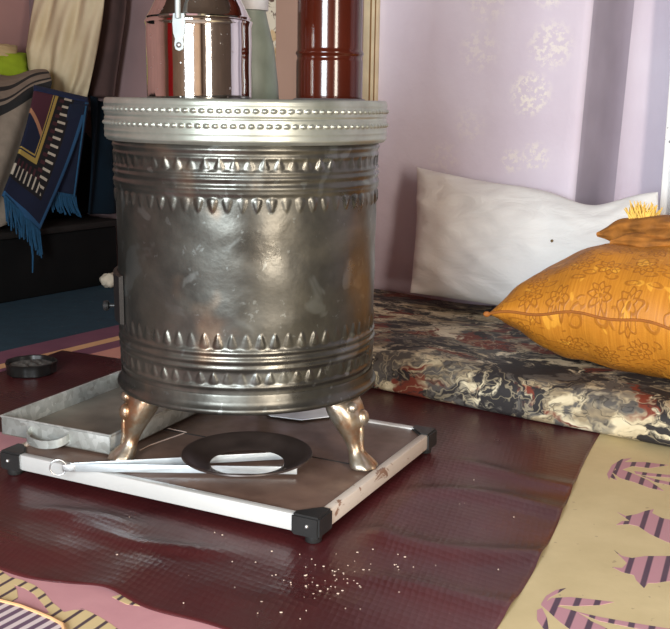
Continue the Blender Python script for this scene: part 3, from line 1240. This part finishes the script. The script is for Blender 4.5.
def stove_disp(th, r, z):
    d = 0.0
    for (c, w, h) in ((.549, .004, .003), (.5375, .003, .0022), (.5165, .003, .0026), (.5075, .004, .0036), (.494, .0045, .0034), (.4865, .003, .002),
                      (.2515, .004, .0032), (.239, .005, .004), (.2275, .004, .003), (.1985, .003, .0025)):
        d += ridge(z, c, w, h)
    # rows of embossed petals: two above, two below
    for (zc, hh, ph, amp, tap) in ((.528, .0085, 0, .0021, 1), (.4705, .0105, .5, .0023, -1), (.2685, .0115, .25, .0021, 1), (.212, .0095, .6, .0019, 1)):
        y = (z - zc) / hh
        if abs(y) < 1.25:
            a = (th * NP / (2 * PI) + ph)
            fr = a - math.floor(a) - 0.5
            wid = 0.27 - 0.17 * y * tap
            e = (fr / max(.08, wid)) ** 2 + (y / 1.0) ** 4
            d += amp * max(0, 1 - e) ** 0.6 * (0.8 + 0.4 * math.sin(a * 1.7))
    # soft dents in the plain middle
    k = smooth01((z - .285) / .03) * smooth01((.455 - z) / .03)
    d += k * 0.0009 * lump(th * 5, z * 26) + 0.0006 * lump(th * 3, z * 40, 1)
    return d


prof = []
z = ZB
while z <= ZT + 1e-6:
    f = (z - ZB) / (ZT - ZB)
    prof.append((.2085 + .0035 * f, z)); z += .0022
m = MB(); m.lathe(SCN, prof, NP * 12, disp=stove_disp)
m.build('body', M_STOVE, root, flat_over=None)
# flared base flange with rolled lip and the closed bottom
m = MB()
m.lathe(SCN, [(.02, .163), (.15, .162), (.195, .160), (.206, .1585), (.2135, .1575), (.2165, .160), (.2170, .1635), (.2155, .1665), (.2125, .169), (.2105, .176), (.2105, .184), (.2095, .187)], 160, cap0=True)
m.build('base_flange', M_STOVE, root, flat_over=60)
# rim with two bead rows
RR = .2272
NB = 112


def rim_disp(th, r, z):
    d = 0
    for zc in (.6035, .5825):
        y = (z - zc) / .0032
        if abs(y) < 1:
            a = th * NB / (2 * PI) + (.5 if zc < .59 else 0)
            fr = (a - math.floor(a) - .5) / 0.34
            e = fr * fr + y * y
            d += .0030 * math.sqrt(max(0, 1 - e)) if r > .2 else 0
    return d


pr = [(.206, .5555), (.2195, .5555), (.2225, .557), (.2235, .5595)]
zz = .5605
while zz < .6165:
    b = 0
    for c, w_, h_ in ((.563, .0025, .0006), (.5715, .002, .0005), (.593, .0020, -.0012), (.612, .002, .0005)):
        b += ridge(zz, c, w_, h_)
    pr.append((RR - .002 + b, zz)); zz += .0008
pr += [(.2245, .6175), (.2235, .6195), (.2215, .6205), (.2195, .6195), (.2185, .617)]
m = MB(); m.lathe(SCN, pr, NB * 8, disp=rim_disp)
m.build('rim_band', M_RIM, root, flat_over=None)
m = MB(); m.lathe(SCN, [(.02, .6145), (.12, .614), (.205, .6135), (.221, .613), (.221, .609), (.02, .609)], 96, cap0=True, cap1=True)
m.build('top_plate', M_STOVE, root)


# cabriole paw legs
def leg(ang):
    SCN = Vector((SX + .006, SY, 0))
    rho = Vector((math.cos(ang), math.sin(ang), 0))
    tau = Vector((-math.sin(ang), math.cos(ang), 0))
    st = [(.176, .164, .018, .040), (.184, .152, .024, .041), (.190, .138, .027, .039), (.196, .122, .026, .033), (.201, .106, .021, .024), (.2055, .092, .0165, .0165), (.209, .080, .0130, .0125),
          (.2135, .070, .0135, .0135), (.219, .062, .017, .0185), (.2245, .055, .0205, .0225), (.2275, .049, .022, .0245), (.2275, .0455, .0205, .0225)]
    vs, fs = [], []
    n = 28
    for (p, z, a, b) in st:
        for k in range(n):
            t = 2 * PI * k / n
            kx, ky = math.cos(t), math.sin(t)
            bulge = 1.0
            if z < .066 and kx > 0:       # toes
                bulge = 1 + 0.17 * math.cos(ky * 9.0) * kx
            if z > .12:
                bulge = 1 + .08 * math.cos(2 * t)
            vs.append(SCN + rho * (p + a * kx * bulge) + tau * (b * ky * bulge) + up * z)
    for i in range(len(st) - 1):
        for k in range(n):
            k2 = (k + 1) % n
            fs.append((i * n + k2, i * n + k, (i + 1) * n + k, (i + 1) * n + k2))
    fs.append(tuple(range(n))); fs.append(tuple(reversed([(len(st) - 1) * n + k for k in range(n)])))
    mb = MB(); mb.add(vs, fs)
    # raised scroll boss on the knee, and rib down the shin
    c = SCN + rho * .2185 + up * .126 + tau * .006
    mb.ball(c, (.0125, .0125, .0145), 14)
    mb.ball(SCN + rho * .212 + up * .146 - tau * .014, (.010, .010, .009), 12)
    mb.tube([SCN + rho * (.2185) + up * .118, SCN + rho * (.2225) + up * .10, SCN + rho * .221 + up * .082, SCN + rho * .228 + up * .068], [.006, .005, .004, .003], 10)
    o = mb.build('leg', M_LEG, root, flat_over=None)
    md = o.modifiers.new('smooth', 'SUBSURF'); md.levels = md.render_levels = 1
    return o


for a in (-150, -30, 90):
    leg(math.radians(a - 3.6))

# fire door on the left-hand side with its knob
dv, df = [], []
a0, a1 = math.radians(168), math.radians(208)
m = MB()
ND = 20
vs, fs = [], []
for i in range(ND + 1):
    a = a0 + (a1 - a0) * i / ND
    for (r, z) in ((.2115, .268), (.2185, .270), (.2185, .345), (.2115, .347)):
        vs.append(SCN + Vector((r * math.cos(a), r * math.sin(a), z)))
for i in range(ND):
    for k in range(4):
        k2 = (k + 1) % 4
        fs.append((i * 4 + k, i * 4 + k2, (i + 1) * 4 + k2, (i + 1) * 4 + k))
fs.append((0, 1, 2, 3)); fs.append((ND * 4 + 3, ND * 4 + 2, ND * 4 + 1, ND * 4))
m.add(vs, fs)
M_DOOR = plain('sooty_iron_door', (.02, .018, .018, 1), .5, .4)
dr = m.build('fire_door', M_DOOR, root); dr['label'] = 'dark curved fire door'
ka = math.radians(185)
kd = Vector((math.cos(ka), math.sin(ka), 0))
m = MB()
kb = SCN + kd * .2175 + up * .283
m.tube([kb, kb + kd * .010, kb + kd * .012, kb + kd * .016, kb + kd * .020, kb + kd * .022], [.003, .003, .0075, .009, .0075, .002], 14)
m.build('knob', M_BLACK, dr)

# ------------------------------------------------------------------ things on the stove
ZP = .6145
KC = Vector((-.2165, 1.635, 0))
root = empty('steel_kettle', KC + up * ZP, 'shiny polished steel kettle standing on the left of the stove top', 'kettle')
KR = .0815
m = MB()
kp = [(.02, ZP + .0005), (KR - .004, ZP + .0005), (KR, ZP + .003)]
for i in range(1, 24):
    kp.append((KR + .0003 * math.sin(i * .45), ZP + .003 + i * .115 / 24))
kp += [(KR + .001, .7325), (KR + .002, .7355), (KR, .738), (KR - .002, .7395), (KR - .0008, .742), (KR - .003, .7445), (.072, .756), (.062, .776), (.052, .795), (.046, .806), (.044, .812), (.046, .815), (.046, .818)]
m.lathe(KC, kp, 120, cap0=True)
m.build('body', M_KETTLE, root, flat_over=60)
m = MB()
m.lathe(KC, [(.046, .818), (.045, .822), (.03, .832), (.012, .837), (.006, .84), (.006, .846), (.011, .851), (.011, .858), (.005, .863), (.0005, .864)], 60)
m.build('lid', M_KETTLE, root)
# handle lug, rivet and bail on the side facing the camera
la = math.radians(-103)
ld_ = Vector((math.cos(la), math.sin(la), 0))
lt = Vector((-math.sin(la), math.cos(la), 0))
m = MB()
vs, fs = [], []
outline = [(-.0085, .742), (.0085, .742), (.0098, .728), (.0088, .714), (.006, .706), (.0072, .697), (.0055, .691), (0, .6885), (-.0055, .691), (-.0072, .697), (-.006, .706), (-.0088, .714), (-.0098, .728)]
for d_ in (KR + .0008, KR + .0035):
    for (x, z) in outline:
        vs.append(KC + ld_ * math.sqrt(d_ * d_ - x * x) + lt * x + up * z)
n = len(outline)
fs.append(tuple(range(n, 2 * n))); fs.append(tuple(reversed(range(n))))
for i in range(n):
    j = (i + 1) % n
    fs.append((i, j, n + j, n + i))
m.add(vs, fs)
M_LUG = plain('pale_steel_lug', (.34, .37, .37, 1), .5, .35)
lug = m.build('handle_lug', M_LUG, root, flat_over=30)
m = MB(); m.ball(KC + ld_ * (KR + .003) + up * .697, (.0045, .0045, .0045), 12); m.build('rivet', M_STEEL, lug)
m = MB()
bail = [KC + ld_ * (KR + .006) + up * .735]
for i in range(0, 25):
    a = PI * i / 24
    bail.append(KC + ld_ * math.cos(a) * (KR + .004) + up * (.79 + .12 * math.sin(a)))
bail.append(KC - ld_ * (KR + .006) + up * .735)
m.tube(bail, .0042, 12)
m.build('bail_handle', M_LUG, root)
# rear lug
# red-brown stove pipe
PC = Vector((-.0145, 1.7, 0))
root = empty('stove_pipe', PC + up * ZP, 'glossy oxblood red stove pipe rising from the back right of the stove top', 'stove pipe')
PR = .0535
pp = [(PR, ZP + .008)]
zz = ZP + .011
while zz < .80:
    b = ridge(zz, .694, .0035, .0028) + ridge(zz, .686, .0025, -.0015)
    pp.append((PR - .001 + b + .0015 * smooth01((.69 - zz) / .004), zz)); zz += .002
pp += [(PR - .001, .9), (PR - .001, 1.3), (PR - .001, CEIL - .002)]
m = MB(); m.lathe(PC, pp, 80); m.build('pipe', M_PIPE, root, flat_over=60)
m = MB(); m.lathe(PC, [(PR - .003, ZP), (PR + .0065, ZP), (PR + .0065, ZP + .006), (PR + .003, ZP + .0085), (PR - .003, ZP + .0085)], 80, cap0=False)
m.build('collar', M_GREYCOLLAR, root)
# grey-green pitcher behind the kettle
JC = Vector((-.148, 1.765, 0))
root = empty('plastic_pitcher', JC + up * ZP, 'grey-green tapered plastic pitcher standing half hidden behind the kettle', 'pitcher')
m = MB(); m.lathe(JC, [(.01, ZP), (.046, ZP), (.048, ZP + .004), (.0465, ZP + .03), (.040, ZP + .09), (.030, ZP + .13), (.026, ZP + .148), (.026, ZP + .16)], 60, cap0=True, cap1=True)
m.build('body', M_GREYGREEN, root)
m = MB(); m.lathe(JC, [(.026, ZP + .149), (.030, ZP + .150), (.031, ZP + .19), (.027, ZP + .20), (.002, ZP + .205)], 50, cap0=True)
o = m.build('lid', M_LIGHTGREY, root); o['label'] = 'light grey lid'

# ------------------------------------------------------------------ galvanised tray
tA, tB, tC = at_z(1, 416, .080), at_z(110, 436, .080), at_z(116, 370, .080)
T0 = Vector((tA.x, tA.y, 0))
TX = Vector((tB.x - tA.x, tB.y - tA.y, 0)); TWd = TX.length; TX.normalize()
TY = Vector((-TX.y, TX.x, 0))
TLN = .40
root = empty('ash_tray_pan', T0 + TX * TWd / 2 + TY * TLN / 2 + up * .047, 'flat galvanised ash tray pan with loop handle lying under the stove\'s left side', 'tray')
z0, z1, tk = .0475, .080, .0022
m = MB()
m.box(T0 + up * z0, TX * TWd, TY * TLN, up * tk, .0005, 1)
m.box(T0 + up * z0, TX * TWd, TY * tk, up * (z1 - z0), .0006)
m.box(T0 + TY * (TLN - tk) + up * z0, TX * TWd, TY * tk, up * (z1 - z0), .0006)
m.box(T0 + up * z0, TX * tk, TY * TLN, up * (z1 - z0), .0006)
m.box(T0 + TX * (TWd - tk) + up * z0, TX * tk, TY * TLN, up * (z1 - z0), .0006)
# rolled lips
cs = [T0 + up * z1, T0 + TX * TWd + up * z1, T0 + TX * TWd + TY * TLN + up * z1, T0 + TY * TLN + up * z1]
for i in range(4):
    m.tube([cs[i], cs[(i + 1) % 4]], .0022, 8)
m.build('pan', [M_ZINC, M_TRAYIN], root)
m = MB()
hc = T0 + TX * (TWd * .455) + up * (z0 + .0165)
vs, fs = [], []
NH = 22
for i in range(NH + 1):
    a = PI * i / NH
    x, y = -.040 * math.cos(a), .026 * math.sin(a) ** .8
    nx, ny = -math.cos(a), math.sin(a)
    for (off_, dz) in ((0, -.007), (.0018, -.007), (.0018, .007), (0, .007)):
        vs.append(hc + TX * (x + nx * off_) - TY * (y + ny * off_) + up * (dz - .010 * math.sin(a)))
for i in range(NH):
    for k in range(4):
        k2 = (k + 1) % 4
        fs.append((i * 4 + k, i * 4 + k2, (i + 1) * 4 + k2, (i + 1) * 4 + k))
fs.append((0, 3, 2, 1)); fs.append(tuple(NH * 4 + k for k in range(4)))
m.add(vs, fs)
m.build('loop_handle', M_ZINC, root)

# ------------------------------------------------------------------ tongs and the iron ring
root = empty('fire_tongs', at_z(150, 468, .05), 'bright tin fire tongs with ring end lying on the board in front of the stove', 'tongs')
tz = BZ + .0035
TE = at_z(70, 468, tz + .006)
TE.z = 0


def strip(name, a, b, h, th, lift=0.0):
    a, b = Vector(a), Vector(b)
    d = (b - a).normalized(); w_ = Vector((-d.y, d.x, 0)).normalized() * th
    mb = MB(); mb.box(Vector((a.x, a.y, tz + lift)), Vector((b.x - a.x, b.y - a.y, 0)), w_, up * h, .0004)
    return mb.build(name, M_TONG, root)


e1 = at_z(297, 472, tz + .004); e2 = at_z(302, 456, tz + .004)
strip('arm', TE, (e1.x, e1.y, 0), .0125, .0016)
strip('arm', TE + Vector((0, .003, 0)), (e2.x, e2.y, 0), .0125, .0016)
m = MB()
m.box(Vector((TE.x - .012, TE.y - .001, tz)), Vector((.020, 0.0, 0)), Vector((0, .006, 0)), up * .0115, .001)
m.build('hinge_clip', M_STEEL, root)
m = MB()
rc = at_plane(56, 471, Vector((0, TE.y - .004, 0)), Vector((0, 1, 0)))
rc = Vector((TE.x - .018, TE.y - .001, tz + .007))
m.tube([rc + Vector((.0125 * math.cos(2 * PI * i / 28), .002 * math.cos(2 * PI * i / 28), .0125 * math.sin(2 * PI * i / 28))) for i in range(28)], .0011, 8, closed=True)
m.build('ring', M_STEEL, root)

DC = Vector((-.1345, 1.518, 0))
root = empty('iron_ring', DC + up * .06, 'dished dark iron stove ring with open centre lying on the tongs', 'stove ring')
m = MB()
dz = tz + .0142
m.lathe(DC, [(.058, dz), (.060, dz - .001), (.068, dz + .001), (.082, dz + .007), (.094, dz + .0125), (.1005, dz + .0135), (.1025, dz + .015), (.1015, dz + .0172), (.097, dz + .0168), (.084, dz + .0105), (.070, dz + .004), (.0605, dz + .002), (.058, dz)], 96)
m.build('ring_plate', M_IRON, root, flat_over=60)

# ------------------------------------------------------------------ black tin ashtray on the floor
AC = at_z(30, 376, .0)
AC = Vector((AC.x - .0, AC.y + .012, .0045))
root = empty('tin_ashtray', AC, 'small round blackened tin full of ash on the maroon sheet, left of the stove', 'ashtray')
m = MB()


def ad(th, r, z):
    return .0012 * math.sin(th * 5) + (.001 * math.sin(th * 11))


m.lathe(AC, [(.01, .0003), (.051, .0003), (.054, .003), (.055, .018), (.056, .024), (.057, .027), (.055, .0285), (.052, .027), (.050, .020), (.049, .012), (.01, .012)], 60, disp=ad, cap0=True, cap1=True)
m.build('tin', M_TIN, root)
m = MB()
vs, fs = [], []
NA = 30
for j in range(10):
    for k in range(NA):
        r = .0495 * j / 9; th = 2 * PI * k / NA
        vs.append(AC + Vector((r * math.cos(th), r * math.sin(th), .019 + .005 * lump(r * 160 * math.cos(th), r * 160 * math.sin(th)) * (1 - (j / 9) ** 4))))
for j in range(9):
    for k in range(NA):
        k2 = (k + 1) % NA
        fs.append((j * NA + k, (j + 1) * NA + k, (j + 1) * NA + k2, j * NA + k2))
m.add(vs, fs)
m.build('ash', M_ASH, root, flat_over=None)

# white paper under the stove, and the crumbs
m = MB()
flat_slab(m, [tuple(at_z(*p, BZ + .004))[:2] for p in ((262, 409), (340, 403), (344, 414), (302, 419), (270, 415))], BZ + .0015, BZ + .003)
o = m.build('white_paper', plain('white_paper', srgb(222, 226, 230), .6), smooth=False)
tag(o, 'scrap of white paper on the board under the back of the stove', 'paper')
m = MB()
for i in range(120):
    if i < 70:
        px, py = random.gauss(335, 42), random.gauss(580, 15)
    else:
        px, py = random.uniform(110, 590), random.uniform(478, 625)
    p = at_z(px, py)
    b = p - BFR
    if -.03 < b.dot(BU) < BLEN + .03 and -.03 < b.dot(BV) < BWID + .03:
        continue
    q = p - at_z(540, 540)
    if q.dot(V2) > -0.02 or (p - at_z(210, 629)).dot(D2) < 0.01:
        continue
    s_ = random.uniform(.0006, .0013)
    m.ball(p + up * .0068, (s_ * random.uniform(.7, 1.8), s_, s_ * .8), 6)
o = m.build('crumbs', M_CRUMB)
tag(o, 'scattered pale crumbs on the maroon sheet in front of the board', 'crumbs', kind='stuff')

# ------------------------------------------------------------------ framed panel on the wall behind the stove
root = empty('framed_panel', RW(-.7, T_B, .56), 'cream framed floral wall panel behind the red stove pipe', 'wall panel')
sA, sB, sC = -.99, -.735, -.497
zb, zt = .575, 1.5
m = MB(); m.box(RW(sA, T_B - .012, zb), EE * (sB - sA), NN * .011, up * (zt - zb)); o = m.build('floral_field', M_FLORAL, root); o['label'] = 'floral printed strip'
m = MB(); m.box(RW(-.812, T_B - .016, zb), EE * (sC + .812), NN * .015, up * (zt - zb)); m.build('plain_field', M_BOARDING, root)
for (s0, s1) in ((sC, sC + .042), (sA - .04, sA)):
    m = MB()
    m.box(RW(s0, T_B - .022, zb - .01), EE * (s1 - s0), NN * .021, up * (zt - zb + .02), .002)
    m.box(RW(s0 + .023, T_B - .0235, zb - .01), EE * .0045, NN * .004, up * (zt - zb + .02), 0, 1)
    m.box(RW(s0 + .0385, T_B - .0235, zb - .01), EE * .003, NN * .004, up * (zt - zb + .02), 0, 1)
    m.build('frame_rail', [M_FRAME, M_FRAMELINE], root)
for z_ in (zb - .03, zt):
    m = MB(); m.box(RW(sA, T_B - .022, z_), EE * (sC - sA), NN * .021, up * .03, .002); m.build('frame_rail', M_FRAME, root)

# ------------------------------------------------------------------ left: bench, bedding, textiles
root = empty('low_bench', RW(-1.68, -.4, 0.003), 'low black bench along the left wall carrying piled bedding', 'bench')
m = MB(); m.box(RW(-1.93, -1.5, .003), EE * .505, NN * 2.08, up * .195, .008); m.build('base', M_BENCH, root)
m = MB(); m.box(RW(-1.935, -1.505, .198), EE * .525, NN * 2.09, up * .022, .006); m.build('seat_board', M_BENCHTOP, root)

# black padded bedding roll on the bench


def soft_block(name, s0, s1, t0, t1, z0, z1, mat, parent=None, rad=.06, seed=0, amp=.01, slope=None):
    bm = bmesh.new()
    bmesh.ops.create_cube(bm, size=1)
    bmesh.ops.subdivide_edges(bm, edges=bm.edges[:], cuts=14, use_grid_fill=True)
    L = (s1 - s0, t1 - t0, z1 - z0)
    vs = []
    for v in bm.verts:
        q = [v.co[i] * L[i] for i in range(3)]
        core = [max(-L[i] / 2 + rad, min(L[i] / 2 - rad, q[i])) for i in range(3)]
        d = Vector(q) - Vector(core)
        if d.length > 1e-9:
            d = d.normalized() * rad
        p = Vector(core) + d
        s, t, z = (s0 + s1) / 2 + p.x, (t0 + t1) / 2 + p.y, (z0 + z1) / 2 + p.z
        k = amp * lump(s * 9 + seed, t * 7 + z * 11, seed)
        nn = d.normalized() if d.length > 0 else Vector((0, 0, 0))
        if z > z0 + .01:
            s += nn.x * k; t += nn.y * k; z += nn.z * k
        if slope:
            z = slope(s, t, z)
        vs.append(RW(s, t, max(z, z0)))
    bm.verts.index_update()
    fs = [[v.index for v in f.verts] for f in bm.faces]
    bm.free()
    return mesh_obj(name, vs, fs, mat, parent)


def sl(s, t, z):
    k = smooth01((t - .46) / .16)
    return z - (z - .22) * k * .30


o = soft_block('bedding_pile', -1.79, -1.54, -1.3, .63, .2205, .605, M_DARKQUILT, None, .05, 2, .006, sl)
tag(o, 'black padded bedding piled on the low bench under the draped blanket', 'bedding')


def ipt(px, py, s):
    return at_plane(px, py, RW(s, 0), EE)


def bil(q, u, v):
    return (q[0] * (1 - u) + q[1] * u) * (1 - v) + (q[3] * (1 - u) + q[2] * u) * v


# beige-grey blanket draped over the pile, with black stripes near its right edge
bq = [ipt(-70, 142, -1.49), ipt(52, 80, -1.49), ipt(5, 226, -1.45), ipt(-70, 234, -1.45)]
btop = [ipt(-70, 82, -1.80), ipt(40, 72, -1.66)]


def blanket_fn(u, v):
    if v < .35:
        k = v / .35
        p = bil([btop[0], btop[1], bq[1], bq[0]], u, k)
        p = p + up * (.015 * math.sin(PI * k)) + EE * .01 * math.sin(PI * k)
    else:
        k = (v - .35) / .65
        p = bil(bq, u, k)
        p = p + EE * (.012 * math.sin(PI * k) + .008 * math.sin(u * 19 + k * 2))
    # right edge follows the rug's slanted edge
    return p + up * .006 * math.sin(u * 15 + v * 5)


vs, fs, uv = grid(blanket_fn, 70, 50)
fm = []
for j in range(50):
    for i in range(70):
        u, v = (i + .5) / 70, (j + .5) / 50
        x = u + .0 * v
        fm.append(1 if (.20 < v < .235 or .29 < v < .315 or .34 < v < .40) else 0)
o = mesh_obj('wool_blanket', vs, fs, [M_BLANKET, M_BLANKSTR], None, True, fm, uv)
md = o.modifiers.new('thickness', 'SOLIDIFY'); md.thickness = .006; md.offset = 0
tag(o, 'beige-grey wool blanket with black edge stripes draped over the bedding, left of the navy rug', 'blanket')

# navy rug with gold border hung over the pile
root = empty('prayer_rug', RW(-1.45, .3, .4), 'navy rug with gold and black key border and blue fringe, hanging over the black bench', 'rug')
rs = -1.385
rq = [ipt(34, 91, rs - .03), ipt(88, 103, rs - .03), ipt(39, 233, rs + .012), ipt(3, 196, rs + .012)]
rt = [p + (p - CO).normalized() * .07 + up * .006 for p in rq[:2]]


def rug_fn(u, v):
    k = v
    p = bil(rq, u, k)
    return p + EE * (.004 * math.sin(u * 7 + k * 4) + .010 * math.sin(PI * k))


o = sheet('pile_panel', rug_fn, 40, 50, M_PRAYER, root, .007)


def rug_top(u, v):
    return bil([rt[0], rt[1], rq[1], rq[0]], u, v) + up * .012 * math.sin(PI * v)


sheet('top_fold', rug_top, 20, 12, plain('navy_pile', srgb(14, 30, 66), .95), root, .007)
# back layer turned the other way, seen right of the panel
bk = [ipt(70, 104, rs - .02), ipt(88, 104, rs - .02), ipt(75, 197, rs - .015), ipt(47, 192, rs - .015)]
sheet('back_layer', lambda u, v: bil(bk, u, v), 14, 20, plain('navy_back', srgb(10, 22, 46), .95), root, .006)
m = MB()
m.tube([ipt(86, 106, rs + .0), ipt(80, 150, rs + .0), ipt(74, 197, rs + .0)], .0028, 8)
m.build('blue_edging', M_FRINGE, root)


def fringe(a, b, n, length, lean_):
    mb = MB()
    for i in range(n):
        f = (i + .5) / n
        p = a.lerp(b, f) + EE * .004
        L = length * random.uniform(.85, 1.15)
        sway = lean_ + EE * random.uniform(.0, .01) + NN * random.uniform(-.012, .012)
        mb.tube([p + up * .006, p - up * L * .5 + sway * .4, p - up * L + sway], [.0036, .0034, .002], 6)
    return mb


fringe(rq[3], rq[2], 30, .075, NN * .004).build('fringe', M_FRINGE, root)
fringe(bk[3], bk[2], 22, .062, NN * .016).build('fringe', M_FRINGE, root)
m = MB()
tp = ipt(31, 240, rs + .02)
m.tube([tp, tp - up * .05 + NN * .004, tp - up * .10], [.003, .0032, .002], 6)
m.build('loose_tassel', M_FRINGE, root)

# dark teal cloth bunched right of the rug
dq = [ipt(84, 96, -1.53), ipt(102, 104, -1.56), ipt(120, 212, -1.47), ipt(82, 214, -1.47)]
o = sheet('dark_teal_cloth', lambda u, v: bil(dq, u, v) + EE * (.03 + .014 * math.sin(u * 9 + v * 3)), 24, 24, M_NAVY, None, .006)
tag(o, 'dark teal cloth hanging over the bedding between the navy rug and the stove', 'cloth')

# green and beige pillow at the back of the pile
g = [ipt(-60, 88, -1.80), ipt(30, 82, -1.80), ipt(27, 53, -1.84), ipt(-60, 52, -1.84)]
root = empty('green_pillow', (g[0] + g[1]) / 2, 'lime green pillow with beige top lying on the blanket in front of the pink wall', 'pillow')
pillow('cover', g, .10, M_GREEN, root, 30, 20, .03, .004, .5, None, 5, facing=EE)
g2 = [p + up * .022 - EE * .01 for p in (g[0] + up * .05, g[1] + up * .03 - NN * .04, g[2] - NN * .03, g[3])]
o, _, _ = pillow('pillow_flap', g2, .08, M_BEIGE, root, 30, 20, .03, .004, .5, None, 6, facing=EE); o['label'] = 'beige end flap'

# cream cloth hanging from the ceiling above the bench
cs_ = -1.78
cl = [(40, -30), (36, 0), (30, 25), (25, 50), (27, 66), (31, 80), (35, 92), (40, 101)]
cr_ = [(108, -30), (104, 0), (101, 25), (97, 50), (92, 75), (90, 84), (88, 92), (86, 99)]
LL = [ipt(x, y, cs_) for x, y in cl]
RRr = [at_plane(x, y, RW(0, .56), NN) for x, y in cr_]
top_l, top_r = LL[0].copy(), RRr[0].copy()
top_l.z = top_r.z = 1.9
top_l += NN * .08; top_r -= NN * .02
LL = [top_l] + LL
RRr = [top_r] + RRr


def curt(u, v):
    x = v * (len(LL) - 1)
    i = min(int(x), len(LL) - 2); f = x - i
    a, b = LL[i].lerp(LL[i + 1], f), RRr[i].lerp(RRr[i + 1], f)
    p = a.lerp(b, u)
    return p + (EE * .6 - NN * .8) * (.03 * math.sin(PI * u) + 0.017 * math.sin(u * 16 + .8 * math.sin(v * 8)) + .008 * math.sin(u * 31 + v * 9))


o = sheet('cream_curtain', curt, 70, 60, M_CURTAIN, None, .004)
tag(o, 'cream cloth curtain hanging gathered above the bench in the left corner', 'curtain')

# brown sheet behind it, added in place of the cream curtain's shadow
bl_ = [at_plane(x, y, RW(0, .635), NN) for x, y in [(70, -30), (68, 20), (66, 60), (65, 80), (65, 96)]]
br_ = [at_plane(x, y, RW(0, .635), NN) for x, y in [(131, -30), (127, 20), (121, 60), (118, 80), (116, 97)]]
tl_, tr_ = bl_[0].copy(), br_[0].copy()
tl_.z = tr_.z = 1.9
bl_, br_ = [tl_] + bl_, [tr_] + br_


def brown_fn(u, v):
    x = v * (len(bl_) - 1)
    i = min(int(x), len(bl_) - 2); f = x - i
    return bl_[i].lerp(bl_[i + 1], f).lerp(br_[i].lerp(br_[i + 1], f), u) - NN * (.009 * math.sin(u * 14))


o = sheet('curtain_shade_sheet', brown_fn, 40, 30, plain('curtain_shade_brown', srgb(74, 52, 48), .9, 0, 14, .15), None, .004)
tag(o, 'dark brown sheet added as shade beside the cream curtain, left of the steel kettle', 'curtain')

# scrap of cloth on the teal carpet
cc = at_z(110, 288, .003)
m = MB()
vs, fs = [], []
nn_, mm_ = 24, 12
for j in range(1, mm_):
    a = PI * j / mm_ - PI / 2
    for k in range(nn_):
        t = 2 * PI * k / nn_
        q = Vector((math.cos(a) * math.cos(t) * .030, math.cos(a) * math.sin(t) * .025, math.sin(a) * .024))
        q *= 1 + .28 * lump(q.x * 120, q.y * 120, q.z * 90)
        vs.append(cc + q + up * .026)
for j in range(mm_ - 2):
    for k in range(nn_):
        k2 = (k + 1) % nn_
        fs.append((j * nn_ + k, j * nn_ + k2, (j + 1) * nn_ + k2, (j + 1) * nn_ + k))
fs.append(tuple(reversed(range(nn_)))); fs.append(tuple((mm_ - 2) * nn_ + k for k in range(nn_)))
vs = [Vector((v.x, v.y, max(v.z, .003))) for v in vs]
m.add(vs, fs)
o = m.build('cloth_scrap', M_SCRAP, flat_over=None)
tag(o, 'crumpled cream cloth scrap on the teal carpet against the black bench', 'cloth')

# unseen red sheet added on the back wall for its reflection in the kettle
o = sheet('red_reflection_sheet', lambda u, v: RW(-1.35 + .6 * u, T_F + .06 + .02 * math.sin(u * 40), 2.2 - 2.0 * v), 60, 10, M_REDCLOTH, None, .004)
tag(o, 'plain red sheet added on the back wall for its reflection in the kettle', 'curtain')

for o in bpy.data.objects:
    if '_o' in o: del o['_o']
